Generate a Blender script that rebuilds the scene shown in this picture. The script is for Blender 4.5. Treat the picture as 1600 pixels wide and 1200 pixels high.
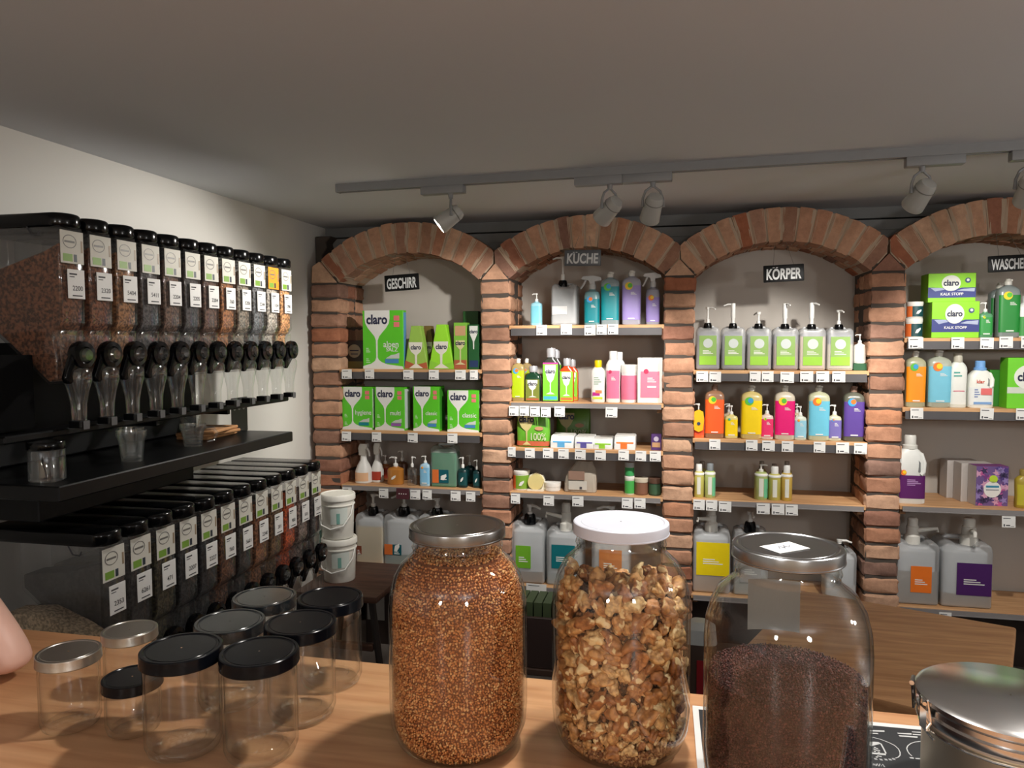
import bpy, bmesh, math, random
import numpy as np
from mathutils import Vector, Matrix
random.seed(7); RNG = np.random.default_rng(7)
R = math.radians; PI = math.pi
S = bpy.context.scene; COL = S.collection
for o in list(bpy.data.objects): bpy.data.objects.remove(o)

# ------------------------------------------------------------------ camera
F_PX, YAW, PITCH, ROLL = 1159.0, R(12.5), R(3.32), R(-.22)
CAMP = Vector((0, 0, 1.5))
_f = Vector((-math.sin(YAW)*math.cos(PITCH), math.cos(YAW)*math.cos(PITCH), -math.sin(PITCH)))
_r0 = Vector((math.cos(YAW), math.sin(YAW), 0)); _u0 = _r0.cross(_f)
_r = _r0*math.cos(ROLL)+_u0*math.sin(ROLL); _u = _u0*math.cos(ROLL)-_r0*math.sin(ROLL)
cd = bpy.data.cameras.new('camera'); cd.sensor_width = 36; cd.lens = 36*F_PX/1600; cd.clip_start = .02
cam = bpy.data.objects.new('camera', cd); COL.objects.link(cam)
cam.matrix_world = Matrix(((_r.x, _u.x, -_f.x, CAMP.x), (_r.y, _u.y, -_f.y, CAMP.y), (_r.z, _u.z, -_f.z, CAMP.z), (0, 0, 0, 1)))
S.camera = cam
def ray(x, y): return _r*((x-800)/F_PX)+_u*((600-y)/F_PX)+_f
def on(x, y, ax, v):            # where a measured point of the photo lies on a plane of the room
    d = ray(x, y); return CAMP+d*((v-CAMP[ax])/d[ax])

# ------------------------------------------------------------------ world, lights, exposure
W = bpy.data.worlds.new('room_air'); S.world = W; W.use_nodes = True
W.node_tree.nodes['Background'].inputs[0].default_value = (.9, .92, 1, 1)
W.node_tree.nodes['Background'].inputs[1].default_value = .02
S.view_settings.view_transform = 'Standard'; S.view_settings.look = 'None'
S.view_settings.gamma = 1; S.view_settings.use_curve_mapping = False
S.view_settings.exposure = 0.5
S.cycles.max_bounces = 12; S.cycles.transparent_max_bounces = 40; S.cycles.caustics_reflective = False
S.cycles.caustics_refractive = False; S.cycles.diffuse_bounces = 4; S.cycles.glossy_bounces = 4
S.cycles.sample_clamp_indirect = 4

def spot(name, loc, aim, power, size=60, blend=.5, col=(1, .95, .88), rad=.02):
    l = bpy.data.lights.new(name, 'SPOT'); l.energy = power; l.spot_size = R(size); l.spot_blend = blend
    l.color = col; l.shadow_soft_size = rad
    o = bpy.data.objects.new(name, l); COL.objects.link(o); o.location = loc
    o.rotation_euler = (Vector(aim)-Vector(loc)).to_track_quat('-Z', 'Y').to_euler(); return o
CEIL = 2.11; XL = -1.86; YN = 3.82; YB = 3.5
HEADS = [  # x on the rail, aim of the lamp head, watts, cone
    (-.83, (-1.86, 2.35, 1.15), 25, 112),
    (-.235, (-1.20, 3.62, 1.15), 40, 66),
    (-.085, (-.42, 3.62, 1.0), 40, 66),
    (.76, (.36, 3.62, 1.1), 40, 66),
    (1.06, (1.25, 3.62, 1.15), 32, 66)]
COUNTER_LAMPS = [((.02, .95, 2.0), (-.22, .72, 1.05), 19, 95), ((.62, 1.02, 2.0), (.35, .8, 1.05), 15, 95)]
for i, (a, b, p, s) in enumerate(COUNTER_LAMPS):
    spot('counter_light', a, b, p, s, .7, (1, .95, .88), .035)
for i, (loc, pw) in enumerate((((.9, -1.1, 1.72), 23), ((-.7, -1.3, 1.72), 14), ((2.1, 1.2, 1.6), 15))):   # unseen point lights added as fill to brighten the room
    l = bpy.data.lights.new('fill_light', 'POINT'); l.energy = pw; l.shadow_soft_size = .09; l.color = (1, .98, .96)
    o = bpy.data.objects.new('fill_light', l); COL.objects.link(o); o.location = loc

# ------------------------------------------------------------------ helpers
MATS = {}
def M(col, rough=.5, metal=0., noise=.06, scale=30., bump=0., spec=.5, emit=0., alpha=1., coat=0.):
    key = (tuple(round(c, 3) for c in col), rough, metal, noise, scale, bump, spec, emit, alpha, coat)
    if key in MATS: return MATS[key]
    m = bpy.data.materials.new('mat'); m.use_nodes = True; nt = m.node_tree; b = nt.nodes['Principled BSDF']
    b.inputs['Roughness'].default_value = rough; b.inputs['Metallic'].default_value = metal
    b.inputs['Specular IOR Level'].default_value = spec; b.inputs['Alpha'].default_value = alpha
    b.inputs['Coat Weight'].default_value = coat
    tc = nt.nodes.new('ShaderNodeTexCoord'); n = nt.nodes.new('ShaderNodeTexNoise'); n.inputs['Scale'].default_value = scale
    n.inputs['Detail'].default_value = 4
    nt.links.new(tc.outputs['Object'], n.inputs['Vector'])
    mx = nt.nodes.new('ShaderNodeMix'); mx.data_type = 'RGBA'
    c = list(col)+[1] if len(col) == 3 else list(col)
    mx.inputs[6].default_value = [v*(1-noise) for v in c[:3]]+[1]; mx.inputs[7].default_value = [min(1, v*(1+noise)) for v in c[:3]]+[1]
    fac = n.outputs['Fac']
    if noise > .3:
        mr = nt.nodes.new('ShaderNodeMapRange'); mr.inputs[1].default_value = .40; mr.inputs[2].default_value = .60; nt.links.new(fac, mr.inputs[0]); fac = mr.outputs[0]
    nt.links.new(fac, mx.inputs[0]); nt.links.new(mx.outputs[2], b.inputs['Base Color'])
    if bump:
        bp = nt.nodes.new('ShaderNodeBump'); bp.inputs['Strength'].default_value = bump; bp.inputs['Distance'].default_value = .004
        nt.links.new(n.outputs['Fac'], bp.inputs['Height']); nt.links.new(bp.outputs[0], b.inputs['Normal'])
    if emit:
        b.inputs['Emission Color'].default_value = c[:3]+[1]; b.inputs['Emission Strength'].default_value = emit
    MATS[key] = m; return m
def srgb(r, g, b):
    f = lambda v: (v/255/12.92) if v <= 10 else ((v/255+.055)/1.055)**2.4
    return (f(r), f(g), f(b))
def C8(*c, **k): return M(srgb(*c), **k)

def glass_mat(tint=(.992, .995, .99), edge=(.5, .55, .52), base=.042, rough=.015, haze=0.):
    m = bpy.data.materials.new('clear_glass'); m.use_nodes = True; nt = m.node_tree; nt.nodes.clear(); N = nt.nodes.new; L = nt.links.new
    out = N('ShaderNodeOutputMaterial'); lw = N('ShaderNodeLayerWeight'); lw.inputs['Blend'].default_value = .5
    p5 = N('ShaderNodeMath'); p5.operation = 'POWER'; p5.inputs[1].default_value = 4.5; L(lw.outputs['Facing'], p5.inputs[0])
    ma = N('ShaderNodeMath'); ma.operation = 'MULTIPLY_ADD'; ma.inputs[1].default_value = .9; ma.inputs[2].default_value = base; L(p5.outputs[0], ma.inputs[0])
    p2 = N('ShaderNodeMath'); p2.operation = 'POWER'; p2.inputs[1].default_value = 7; L(lw.outputs['Facing'], p2.inputs[0])
    mc = N('ShaderNodeMix'); mc.data_type = 'RGBA'; mc.inputs[6].default_value = (*tint, 1); mc.inputs[7].default_value = (*edge, 1); L(p2.outputs[0], mc.inputs[0])
    tr = N('ShaderNodeBsdfTransparent'); L(mc.outputs[2], tr.inputs[0])
    gl = N('ShaderNodeBsdfGlossy'); gl.inputs['Roughness'].default_value = rough
    mix = N('ShaderNodeMixShader'); L(ma.outputs[0], mix.inputs[0]); L(tr.outputs[0], mix.inputs[1]); L(gl.outputs[0], mix.inputs[2])
    last = mix
    if haze:
        df = N('ShaderNodeBsdfDiffuse'); df.inputs[0].default_value = (.75, .77, .78, 1)
        m2 = N('ShaderNodeMixShader'); m2.inputs[0].default_value = haze; L(mix.outputs[0], m2.inputs[1]); L(df.outputs[0], m2.inputs[2]); last = m2
    L(last.outputs[0], out.inputs[0]); return m
GLASS = glass_mat(); GLASSV = glass_mat((.97, .985, .98), (.75, .85, .8), .12, .02, .03); CLEARP = glass_mat((.95, .95, .95), (.5, .5, .5), .06, .06, .02); CLEARB = glass_mat((.97, .98, .98), (.75, .77, .77), .10, .05, .02)
MILKY = glass_mat((.93, .94, .95), (.7, .72, .74), .05, .25, .30)
TINTED = glass_mat((.85, .95, .9), (.4, .6, .5), .05, .2, .12)

def brick_mat(gapped=True):
    m = bpy.data.materials.new('brick_clay'); m.use_nodes = True; nt = m.node_tree; b = nt.nodes['Principled BSDF']; N = nt.nodes.new; L = nt.links.new
    oi = N('ShaderNodeObjectInfo'); cr = N('ShaderNodeValToRGB'); e = cr.color_ramp.elements
    cols = [(.12, srgb(160, 120, 100)), (.3, srgb(206, 162, 134)), (.5, srgb(186, 138, 112)), (.66, srgb(214, 176, 148)), (.8, srgb(172, 108, 80)), (.93, srgb(146, 116, 104))]
    e[0].position = 0; e[0].color = (*srgb(186, 144, 122), 1); e[1].position = 1; e[1].color = (*srgb(200, 142, 108), 1)
    for p, c in cols: x = e.new(p); x.color = (*c, 1)
    L(oi.outputs['Random'], cr.inputs[0])
    tc = N('ShaderNodeTexCoord'); n = N('ShaderNodeTexNoise'); n.inputs['Scale'].default_value = 22; n.inputs['Detail'].default_value = 8; n.inputs['Roughness'].default_value = .7
    ad = N('ShaderNodeVectorMath'); ad.operation = 'ADD'; L(tc.outputs['Object'], ad.inputs[0]); L(oi.outputs['Location'], ad.inputs[1]); L(ad.outputs[0], n.inputs['Vector'])
    r2 = N('ShaderNodeValToRGB'); r2.color_ramp.elements[0].position = .3; r2.color_ramp.elements[0].color = (.6, .57, .55, 1); r2.color_ramp.elements[1].position = .72; r2.color_ramp.elements[1].color = (1.12, 1.12, 1.1, 1)
    L(n.outputs['Fac'], r2.inputs[0])
    mx = N('ShaderNodeMix'); mx.data_type = 'RGBA'; mx.blend_type = 'MULTIPLY'; mx.inputs[0].default_value = .8; L(cr.outputs[0], mx.inputs[6]); L(r2.outputs[0], mx.inputs[7])
    L(mx.outputs[2], b.inputs['Base Color']); b.inputs['Roughness'].default_value = .92; b.inputs['Specular IOR Level'].default_value = .15
    bp = N('ShaderNodeBump'); bp.inputs['Strength'].default_value = .55; bp.inputs['Distance'].default_value = .006; L(n.outputs['Fac'], bp.inputs['Height']); L(bp.outputs[0], b.inputs['Normal'])
    return m
BRICK = brick_mat()

def wood_mat(c1, c2, axis=0, rough=.5, scale=6.):
    m = bpy.data.materials.new('wood_grain'); m.use_nodes = True; nt = m.node_tree; b = nt.nodes['Principled BSDF']; N = nt.nodes.new; L = nt.links.new
    tc = N('ShaderNodeTexCoord'); mp = N('ShaderNodeMapping'); sc = [9, 9, 9]; sc[axis] = .8; mp.inputs['Scale'].default_value = sc
    L(tc.outputs['Object'], mp.inputs[0]); n = N('ShaderNodeTexNoise'); n.inputs['Scale'].default_value = scale; n.inputs['Detail'].default_value = 7; n.inputs['Distortion'].default_value = .6
    L(mp.outputs[0], n.inputs[0]); cr = N('ShaderNodeValToRGB'); cr.color_ramp.elements[0].position = .32; cr.color_ramp.elements[1].position = .68
    cr.color_ramp.elements[0].color = (*c1, 1); cr.color_ramp.elements[1].color = (*c2, 1); L(n.outputs['Fac'], cr.inputs[0]); L(cr.outputs[0], b.inputs['Base Color'])
    b.inputs['Roughness'].default_value = rough; b.inputs['Specular IOR Level'].default_value = .35
    bp = N('ShaderNodeBump'); bp.inputs['Strength'].default_value = .08; L(n.outputs['Fac'], bp.inputs['Height']); L(bp.outputs[0], b.inputs['Normal']); return m
OAK = wood_mat(srgb(186, 138, 96), srgb(214, 170, 124)); COUNTERWOOD = wood_mat(srgb(196, 140, 98), srgb(222, 170, 124), rough=.38)
DARKWOOD = wood_mat(srgb(58, 38, 30), srgb(84, 58, 46)); BOARDWOOD = wood_mat(srgb(176, 128, 88), srgb(206, 158, 112), rough=.6)

def island_mat(cols, rough=.5, bump=0):
    m = bpy.data.materials.new('grains'); m.use_nodes = True; nt = m.node_tree; b = nt.nodes['Principled BSDF']; N = nt.nodes.new; L = nt.links.new
    g = N('ShaderNodeNewGeometry'); cr = N('ShaderNodeValToRGB'); e = cr.color_ramp.elements
    e[0].color = (*cols[0], 1); e[1].color = (*cols[-1], 1)
    for i, c in enumerate(cols[1:-1]): x = e.new((i+1)/(len(cols)-1)); x.color = (*c, 1)
    L(g.outputs['Random Per Island'], cr.inputs[0]); L(cr.outputs[0], b.inputs['Base Color']); b.inputs['Roughness'].default_value = rough; return m

def link(name, me, mat=None, parent=None):
    o = bpy.data.objects.new(name, me); COL.objects.link(o)
    if mat is not None and not me.materials: me.materials.append(mat)
    if parent is not None: o.parent = parent
    return o
def mesh(vf, angle=35):
    me = bpy.data.meshes.new('m'); me.from_pydata([tuple(v) for v in vf[0]], [], vf[1])
    bm = bmesh.new(); bm.from_mesh(me); bmesh.ops.recalc_face_normals(bm, faces=bm.faces); bm.to_mesh(me); bm.free()
    if angle: me.shade_smooth(); me.set_sharp_from_angle(angle=R(angle))
    return me
def P(parent, name, vf, mat, angle=35, loc=None, rot=None, label=None):
    o = link(name, mesh(vf, angle) if isinstance(vf, tuple) else vf, mat, parent)
    if loc is not None: o.location = loc
    if rot is not None: o.rotation_euler = rot
    if label: o['label'] = label
    return o
def thing(name, label, cat, loc=(0, 0, 0), rz=0., group=None):
    o = bpy.data.objects.new(name, None); COL.objects.link(o); o.empty_display_size = .05
    o.location = loc; o.rotation_euler = (0, 0, rz); o['label'] = label; o['category'] = cat
    if group: o['group'] = group
    return o
def tag(o, label=None, cat=None, group=None, kind=None):
    if label: o['label'] = label
    if cat: o['category'] = cat
    if group: o['group'] = group
    if kind: o['kind'] = kind
    return o
def struct(name, vf, mat, parent=None, **k):
    o = P(parent, name, vf, mat, 0, **k); o['kind'] = 'structure'; return o
def copy_tree(o, parent=None):
    c = o.copy(); COL.objects.link(c); c.parent = parent
    for ch in list(o.children): copy_tree(ch, c)
    return c

def join(*parts):
    V, Fs = [], []
    for v, f in parts:
        n = len(V); V += list(v); Fs += [tuple(i+n for i in q) for q in f]
    return (V, Fs)
def shift(vf, d, rot=None):
    m = Matrix.Translation(Vector(d)) @ (rot.to_4x4() if rot is not None else Matrix.Identity(4))
    return ([tuple(m @ Vector(v)) for v in vf[0]], vf[1])
def boxm(x0, x1, y0, y1, z0, z1):
    return ([(x0, y0, z0), (x1, y0, z0), (x1, y1, z0), (x0, y1, z0), (x0, y0, z1), (x1, y0, z1), (x1, y1, z1), (x0, y1, z1)],
            [(0, 3, 2, 1), (4, 5, 6, 7), (0, 1, 5, 4), (1, 2, 6, 5), (2, 3, 7, 6), (3, 0, 4, 7)])
def bev(vf, w, seg=2, ang=30):
    bm = bmesh.new(); me = bpy.data.meshes.new('t'); me.from_pydata([tuple(v) for v in vf[0]], [], vf[1]); bm.from_mesh(me)
    bmesh.ops.recalc_face_normals(bm, faces=bm.faces)
    ed = [e for e in bm.edges if len(e.link_faces) == 2 and e.calc_face_angle(0) > R(ang)]
    bmesh.ops.bevel(bm, geom=ed, offset=w, segments=seg, affect='EDGES', profile=.5)
    bm.verts.index_update(); r = ([tuple(v.co) for v in bm.verts], [tuple(v.index for v in f.verts) for f in bm.faces])
    bm.free(); bpy.data.meshes.remove(me); return r
def rbox(x0, x1, y0, y1, z0, z1, w=.003, seg=2): return bev(boxm(x0, x1, y0, y1, z0, z1), w, seg)
def lathe(prof, n=40, cap0=True, cap1=True):
    V, Fs = [], []
    for r, z in prof:
        for i in range(n): a = 2*PI*i/n; V.append((r*math.cos(a), r*math.sin(a), z))
    for k in range(len(prof)-1):
        for i in range(n):
            j = (i+1) % n; Fs.append((k*n+i, k*n+j, (k+1)*n+j, (k+1)*n+i))
    if cap0: Fs.append(tuple(range(n))[::-1])
    if cap1: Fs.append(tuple((len(prof)-1)*n+i for i in range(n)))
    return (V, Fs)
def ring_pt(a, hx, hy, e):
    c, s = math.cos(a), math.sin(a)
    return (math.copysign(abs(c)**(2/e), c)*hx, math.copysign(abs(s)**(2/e), s)*hy)
def loft(sec, n=32):      # sec: (z, half x, half y, squareness)
    V, Fs = [], []
    for z, hx, hy, e in sec:
        for i in range(n): x, y = ring_pt(2*PI*i/n+1e-4, hx, hy, e); V.append((x, y, z))
    for k in range(len(sec)-1):
        for i in range(n): j = (i+1) % n; Fs.append((k*n+i, k*n+j, (k+1)*n+j, (k+1)*n+i))
    Fs.append(tuple(range(n))[::-1]); Fs.append(tuple((len(sec)-1)*n+i for i in range(n)))
    return (V, Fs)
def sec_at(sec, z):
    for a, b in zip(sec, sec[1:]):
        if a[0] <= z <= b[0]:
            t = (z-a[0])/max(1e-9, b[0]-a[0]); return tuple(a[i]+(b[i]-a[i])*t for i in range(4))
    return sec[-1]
def wrap(sec, z0, z1, a0=195, a1=345, off=.0008, n=20):   # a printed label wrapped round the front of a body
    zs = [z0]+[s[0] for s in sec if z0 < s[0] < z1]+[z1]; V, Fs = [], []
    for z in zs:
        q = sec_at(sec, z)
        for i in range(n+1):
            x, y = ring_pt(R(a0+(a1-a0)*i/n), q[1]+off, q[2]+off, q[3]); V.append((x, y, z))
    for k in range(len(zs)-1):
        for i in range(n): Fs.append((k*(n+1)+i, k*(n+1)+i+1, (k+1)*(n+1)+i+1, (k+1)*(n+1)+i))
    return (V, Fs)
def prism(poly, y0, y1):     # polygon in xz, thickness along y
    n = len(poly); V = [(x, y0, z) for x, z in poly]+[(x, y1, z) for x, z in poly]
    return (V, [tuple(range(n)), tuple(range(2*n-1, n-1, -1))]+[(i, i+n, (i+1) % n+n, (i+1) % n) for i in range(n)])
def prism_x(poly, x0, x1):   # polygon in yz, thickness along x
    v, f = prism(poly, x0, x1); return ([(b, a, c) for a, b, c in v], f)
def prism_y2(poly, y0, y1): return prism(poly, y0, y1)
def disc(cx, cz, r, y0, y1, n=20, rz=None):
    return prism([(cx+r*math.cos(2*PI*i/n), cz+(rz or r)*math.sin(2*PI*i/n)) for i in range(n)], y0, y1)
def tube(path, rad, n=10, caps=True):
    pts = [Vector(p) for p in path]; V, Fs = [], []; up = None
    rs = rad if isinstance(rad, (list, tuple)) else [rad]*len(pts)
    for k, p in enumerate(pts):
        t = ((pts[min(k+1, len(pts)-1)]-pts[max(k-1, 0)])).normalized()
        if up is None: up = Vector((0, 0, 1)) if abs(t.z) < .9 else Vector((1, 0, 0))
        s = t.cross(up).normalized(); up = s.cross(t).normalized()
        for i in range(n): a = 2*PI*i/n; V.append(tuple(p+(s*math.cos(a)+up*math.sin(a))*rs[k]))
    for k in range(len(pts)-1):
        for i in range(n): j = (i+1) % n; Fs.append((k*n+i, k*n+j, (k+1)*n+j, (k+1)*n+i))
    if caps: Fs.append(tuple(range(n))[::-1]); Fs.append(tuple((len(pts)-1)*n+i for i in range(n)))
    return (V, Fs)
def arc(c, r, a0, a1, n, plane='xz'):
    o = []
    for i in range(n+1):
        a = R(a0+(a1-a0)*i/n); u, v = r*math.cos(a), r*math.sin(a)
        o.append((c[0]+u, c[1], c[2]+v) if plane == 'xz' else ((c[0], c[1]+u, c[2]+v) if plane == 'yz' else (c[0]+u, c[1]+v, c[2])))
    return o
TX = {}
def text(s, size, bold=.0, extr=.02, shear=0., sx=1.):      # lettering in the xz plane, facing -y, centred
    key = (s, bold, shear)
    if key not in TX:
        c = bpy.data.curves.new('t', 'FONT'); c.body = s; c.size = 1; c.align_x = 'CENTER'; c.align_y = 'CENTER'; c.extrude = .0; c.offset = bold; c.shear = shear; c.resolution_u = 4
        o = bpy.data.objects.new('t', c); COL.objects.link(o); dg = bpy.context.evaluated_depsgraph_get()
        me = bpy.data.meshes.new_from_object(o.evaluated_get(dg)); TX[key] = ([tuple(v.co) for v in me.vertices], [tuple(p.vertices) for p in me.polygons])
        bpy.data.objects.remove(o); bpy.data.curves.remove(c); bpy.data.meshes.remove(me)
    v, f = TX[key]; return ([(x*size*sx, 0, y*size) for x, y, z in v], f)

BLACKP = C8(7, 8, 10, rough=.16, spec=.3); BLACKM = C8(12, 13, 15, rough=.45, spec=.25); WHITEP = C8(232, 232, 228, rough=.4); CREAM = C8(222, 220, 212, rough=.45)
NAVY = C8(28, 34, 66, rough=.6); PAPER = C8(232, 232, 230, rough=.8); INK = C8(70, 70, 74, rough=.8); STEEL = M((.62, .62, .62), rough=.22, metal=1., noise=.04, scale=60)
RAIL = C8(88, 86, 88, rough=.45, metal=.3); CHROME = M((.75, .74, .72), rough=.12, metal=1., noise=.02)

# ------------------------------------------------------------------ setting
PLASTER = C8(205, 201, 194, rough=.92, noise=.03, scale=3, bump=.06)
XR = 2.6; YF = -2.2
struct('floor', boxm(XL-.1, XR+.1, YF-.1, YN+.2, -.1, 0), C8(112, 104, 98, rough=.6, noise=.15, scale=4))
struct('ceiling', boxm(XL-.1, XR+.1, YF-.1, YN+.2, CEIL, CEIL+.1), C8(206, 209, 214, rough=.95, noise=.02, scale=2, bump=.04))
struct('wall_left', boxm(XL-.1, XL, YF-.1, YN+.2, 0, CEIL), C8(214, 212, 206, rough=.92, noise=.03, scale=3, bump=.06))
struct('wall_right', boxm(XR, XR+.1, YF-.1, YN+.2, 0, CEIL), PLASTER)
struct('wall_front', boxm(XL, XR, YF-.1, YF, 0, CEIL), C8(214, 190, 160, rough=.8))
struct('wall_back', boxm(XL, XR, YN, YN+.1, 0, CEIL), C8(196, 190, 182, rough=.92, noise=.04, scale=4, bump=.08))
GREYT = C8(128, 130, 130, rough=.7)
struct('trim_1', join(boxm(XL, XR, 3.70, 3.80, 1.955, 2.045), boxm(XL, XR, 3.692, 3.70, 2.0, 2.045), boxm(XL, XR, 3.74, 3.80, 2.06, CEIL)), GREYT)

# brick pieces, shared between alike bricks
def brick_mesh(sx, sy, sz, seed):
    rs = random.Random(seed); bm = bmesh.new(); bmesh.ops.create_cube(bm, size=1)
    for v in bm.verts: v.co = Vector((v.co.x*sx, v.co.y*sy, v.co.z*sz))
    bmesh.ops.bevel(bm, geom=list(bm.edges), offset=min(sx, sy, sz)*.13, segments=1, affect='EDGES')
    lon = [e for e in bm.edges if e.calc_length() > .045]
    bmesh.ops.subdivide_edges(bm, edges=lon, cuts=2, use_grid_fill=True)
    for v in bm.verts: v.co += Vector((rs.uniform(-1, 1), rs.uniform(-1, 1), rs.uniform(-1, 1)))*.0026
    me = bpy.data.meshes.new('brick'); bm.to_mesh(me); bm.free(); me.materials.append(BRICK)
    me.shade_smooth(); me.set_sharp_from_angle(angle=R(40)); return me
PX = [-1.752, -.859, .01, .892, 1.775]; PWH = [.079, .0735, .0705, .0725, .0725]
COURSE = .0748
MORTAR = C8(78, 70, 64, rough=1, bump=.2); MORTARL = C8(184, 162, 140, rough=1, bump=.2)
pf = [brick_mesh(.147, .118, .0685, i) for i in range(6)]; pb = [brick_mesh(.138, .1, .0685, 20+i) for i in range(4)]
PIL_LBL = ['brick pillar in the corner beside the dispensers', 'brick pillar between the GESCHIRR and KÜCHE bays', 'brick pillar between the KÜCHE and KÖRPER bays', 'brick pillar between the KÖRPER and WASCHEN bays', 'brick pillar at the far right end beyond the WASCHEN bay']
for i, px in enumerate(PX):
    t = thing('brick_pillar', PIL_LBL[i], 'pillar', (px, 3.5, 0))
    P(t, 'mortar', boxm(-.066, .066, .006, .318, 0, 1.83), MORTAR, 0)
    nc = 24
    for c in range(nc):
        z = 1.795-(c+.5)*COURSE
        rr = random.Random(i*100+c)
        if i == 4 and c % 1 == 0 and c > 20: continue
        for k, y in enumerate((.059, .165, .268)):
            if z < .2 and k: continue
            me = rr.choice(pf) if k == 0 else rr.choice(pb)
            b = link('brick', me, None, t)
            b.location = (rr.uniform(-.004, .004)+(0 if k != 1 else rr.uniform(-.006, .006)), y+rr.uniform(-.004, .004), z)
            b.rotation_euler = (0, rr.uniform(-.012, .012), rr.uniform(-.03, .03)+(PI if rr.random() > .5 else 0)); b.scale = (PWH[i]/.0735*(1+rr.uniform(-.02, .02)), 1, 1)
# arches: rings of voussoirs, cut to a wedge where two rings meet
AC, RO, RI, ZC = [-.4245-.8815, -.4245, .451, 1.3335], .7056, .5556, 1.384
ARCH_LBL = ['segmental brick arch over the GESCHIRR bay', 'segmental brick arch over the KÜCHE bay', 'segmental brick arch over the KÖRPER bay', 'segmental brick arch over the WASCHEN bay']
AMAX = 41.8; NV = 14
LEFTEND = False
def wedge(a0, a1, y0, y1, ri, ro, lim, seed):
    rs = random.Random(seed); na = 3; nr = 4; V, Fs = [], []
    j = lambda s=.0022: rs.uniform(-s, s)
    for y in (y0, y1):
        for k in range(nr):
            r = ri+(ro-ri)*k/(nr-1)
            for i in range(na):
                a = R(a0+(a1-a0)*i/(na-1)); x = r*math.sin(a); z = r*math.cos(a)
                edge = (k in (0, nr-1)) + (i in (0, na-1))
                yy = y+(.004*edge if y == y0 else 0)+j(.0012)
                x = max(-lim if not LEFTEND else -.6, min(lim, x)); V.append((x+j(.0015), yy, z+j(.0015)))
    n = na*nr
    for k in range(nr-1):
        for i in range(na-1):
            q = (k*na+i, k*na+i+1, (k+1)*na+i+1, (k+1)*na+i); Fs.append(q); Fs.append(tuple(v+n for v in q)[::-1])
    for k in range(nr-1):
        for i in (0, na-1): q = (k*na+i, (k+1)*na+i, (k+1)*na+i+n, k*na+i+n); Fs.append(q)
    for i in range(na-1):
        for k in (0, nr-1): q = (k*na+i, k*na+i+1, k*na+i+1+n, k*na+i+n); Fs.append(q)
    return (V, Fs)
for ai, ax in enumerate(AC):
    LEFTEND = ai == 0
    t = thing('brick_arch', ARCH_LBL[ai], 'arch', (ax, 3.5, ZC))
    step = 2*AMAX/NV; g = .55
    core = []
    for k in range(NV*3): core.append(wedge(-AMAX+k*step/3, -AMAX+(k+1)*step/3, .003, .314, RI+.003, RO-.004, .438, k))
    P(t, 'mortar', join(*core), MORTARL, 0)
    for k in range(NV):
        a0 = -AMAX+k*step
        for d, (y0, y1) in enumerate(((0, .118), (.124, .212), (.218, .318))):
            dr = random.Random(ai*90+k*3+d).uniform(-.004, .004)
            of = (step*.5 if d == 1 else 0)
            if of and k == NV-1: continue
            P(t, 'brick', wedge(a0+g+of, a0+step-g+of, y0, y1, RI+dr, RO+dr*.5-(.01 if d else 0), .436, ai*90+k*3+d), BRICK, 40)
    if ai == 0: P(t, 'brick', bev(prism([(-.520, .4145), (-.378, .4145), (-.474, .524), (-.515, .50)], .002, .116), .004, 1), BRICK, 40)
# springer wedges between neighbouring arches
for i in (1, 2, 3):
    t = tag(P(None, 'springer_brick', prism([(-.066, 0), (.066, 0), (0, .074)], 0, .115), BRICK, 40, loc=(PX[i], 3.498, 1.797)),
            'triangular cut brick between two arch rings on the '+['', 'GESCHIRR and KÜCHE', 'KÜCHE and KÖRPER', 'KÖRPER and WASCHEN'][i]+' pillar', 'brick')
tag(P(None, 'mortar_fill', bev(prism([(-.03, .02), (.0, .03), (.012, .07), (.008, .10), (.035, .14), (.03, .17), (.06, .20), (-.03, .20)], .11, .2), .004, 1), MORTAR, loc=(-1.825, 3.5, 1.85)), 'dark rough mortar lump filling the corner beside the first arch', 'mortar')

# ------------------------------------------------------------------ shelves with price rails and tags
SH = {'b1s1': 1.361, 'b1s2': 1.05, 'b1s3': .768, 'b1s4': .347, 'b2s1': 1.574, 'b2s2': 1.206, 'b2s3': .983, 'b2s4': .766, 'b2s5': .305,
      'b3s1': 1.363, 'b3s2': 1.048, 'b3s3': .767, 'b3s4': .318, 'b4s1': 1.506, 'b4s2': 1.205, 'b4s3': .777, 'b4s4': .328}
ORD = ['', 'topmost', 'second', 'third', 'fourth', 'lowest']
SIGN = {'1': 'GESCHIRR', '2': 'KÜCHE', '3': 'KÖRPER', '4': 'WASCHEN'}
RAILDARK = {'b1s1', 'b1s2', 'b3s1', 'b3s2', 'b2s3', 'b4s1', 'b4s2', 'b2s1'}
for k, z in SH.items():
    i = int(k[1])-1; x0 = PX[i]+PWH[i]-.004; x1 = PX[i+1]-PWH[i+1]+.004
    t = thing('shelf', 'oak shelf with grey price rail, %s in the %s bay' % (ORD[int(k[3])] if not (k[1] in '134' and k[3] == '4') else 'lowest', SIGN[k[1]]), 'shelf', ((x0+x1)/2, 3.495, z))
    hw = (x1-x0)/2
    P(t, 'board', rbox(-hw, hw, .004, .318, -.02, 0, .0015, 1), OAK)
    if k in RAILDARK: P(t, 'price_rail', join(boxm(-hw+.01, hw-.01, -.002, .003, -.046, -.014), boxm(-hw+.01, hw-.01, -.006, .003, -.049, -.046)), RAIL, 0)
    else: P(t, 'price_rail', join(boxm(-hw+.01, hw-.01, -.002, .003, -.022, -.004), boxm(-hw+.01, hw-.01, -.005, .003, -.026, -.022)), C8(150, 146, 146, rough=.4, metal=.3), 0)
    for s in (-1, 1): P(t, 'bracket', boxm(s*(hw-.018)-.012, s*(hw-.018)+.012, .03, .30, -.045, -.0205), C8(150, 110, 76, rough=.7), 0)
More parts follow.
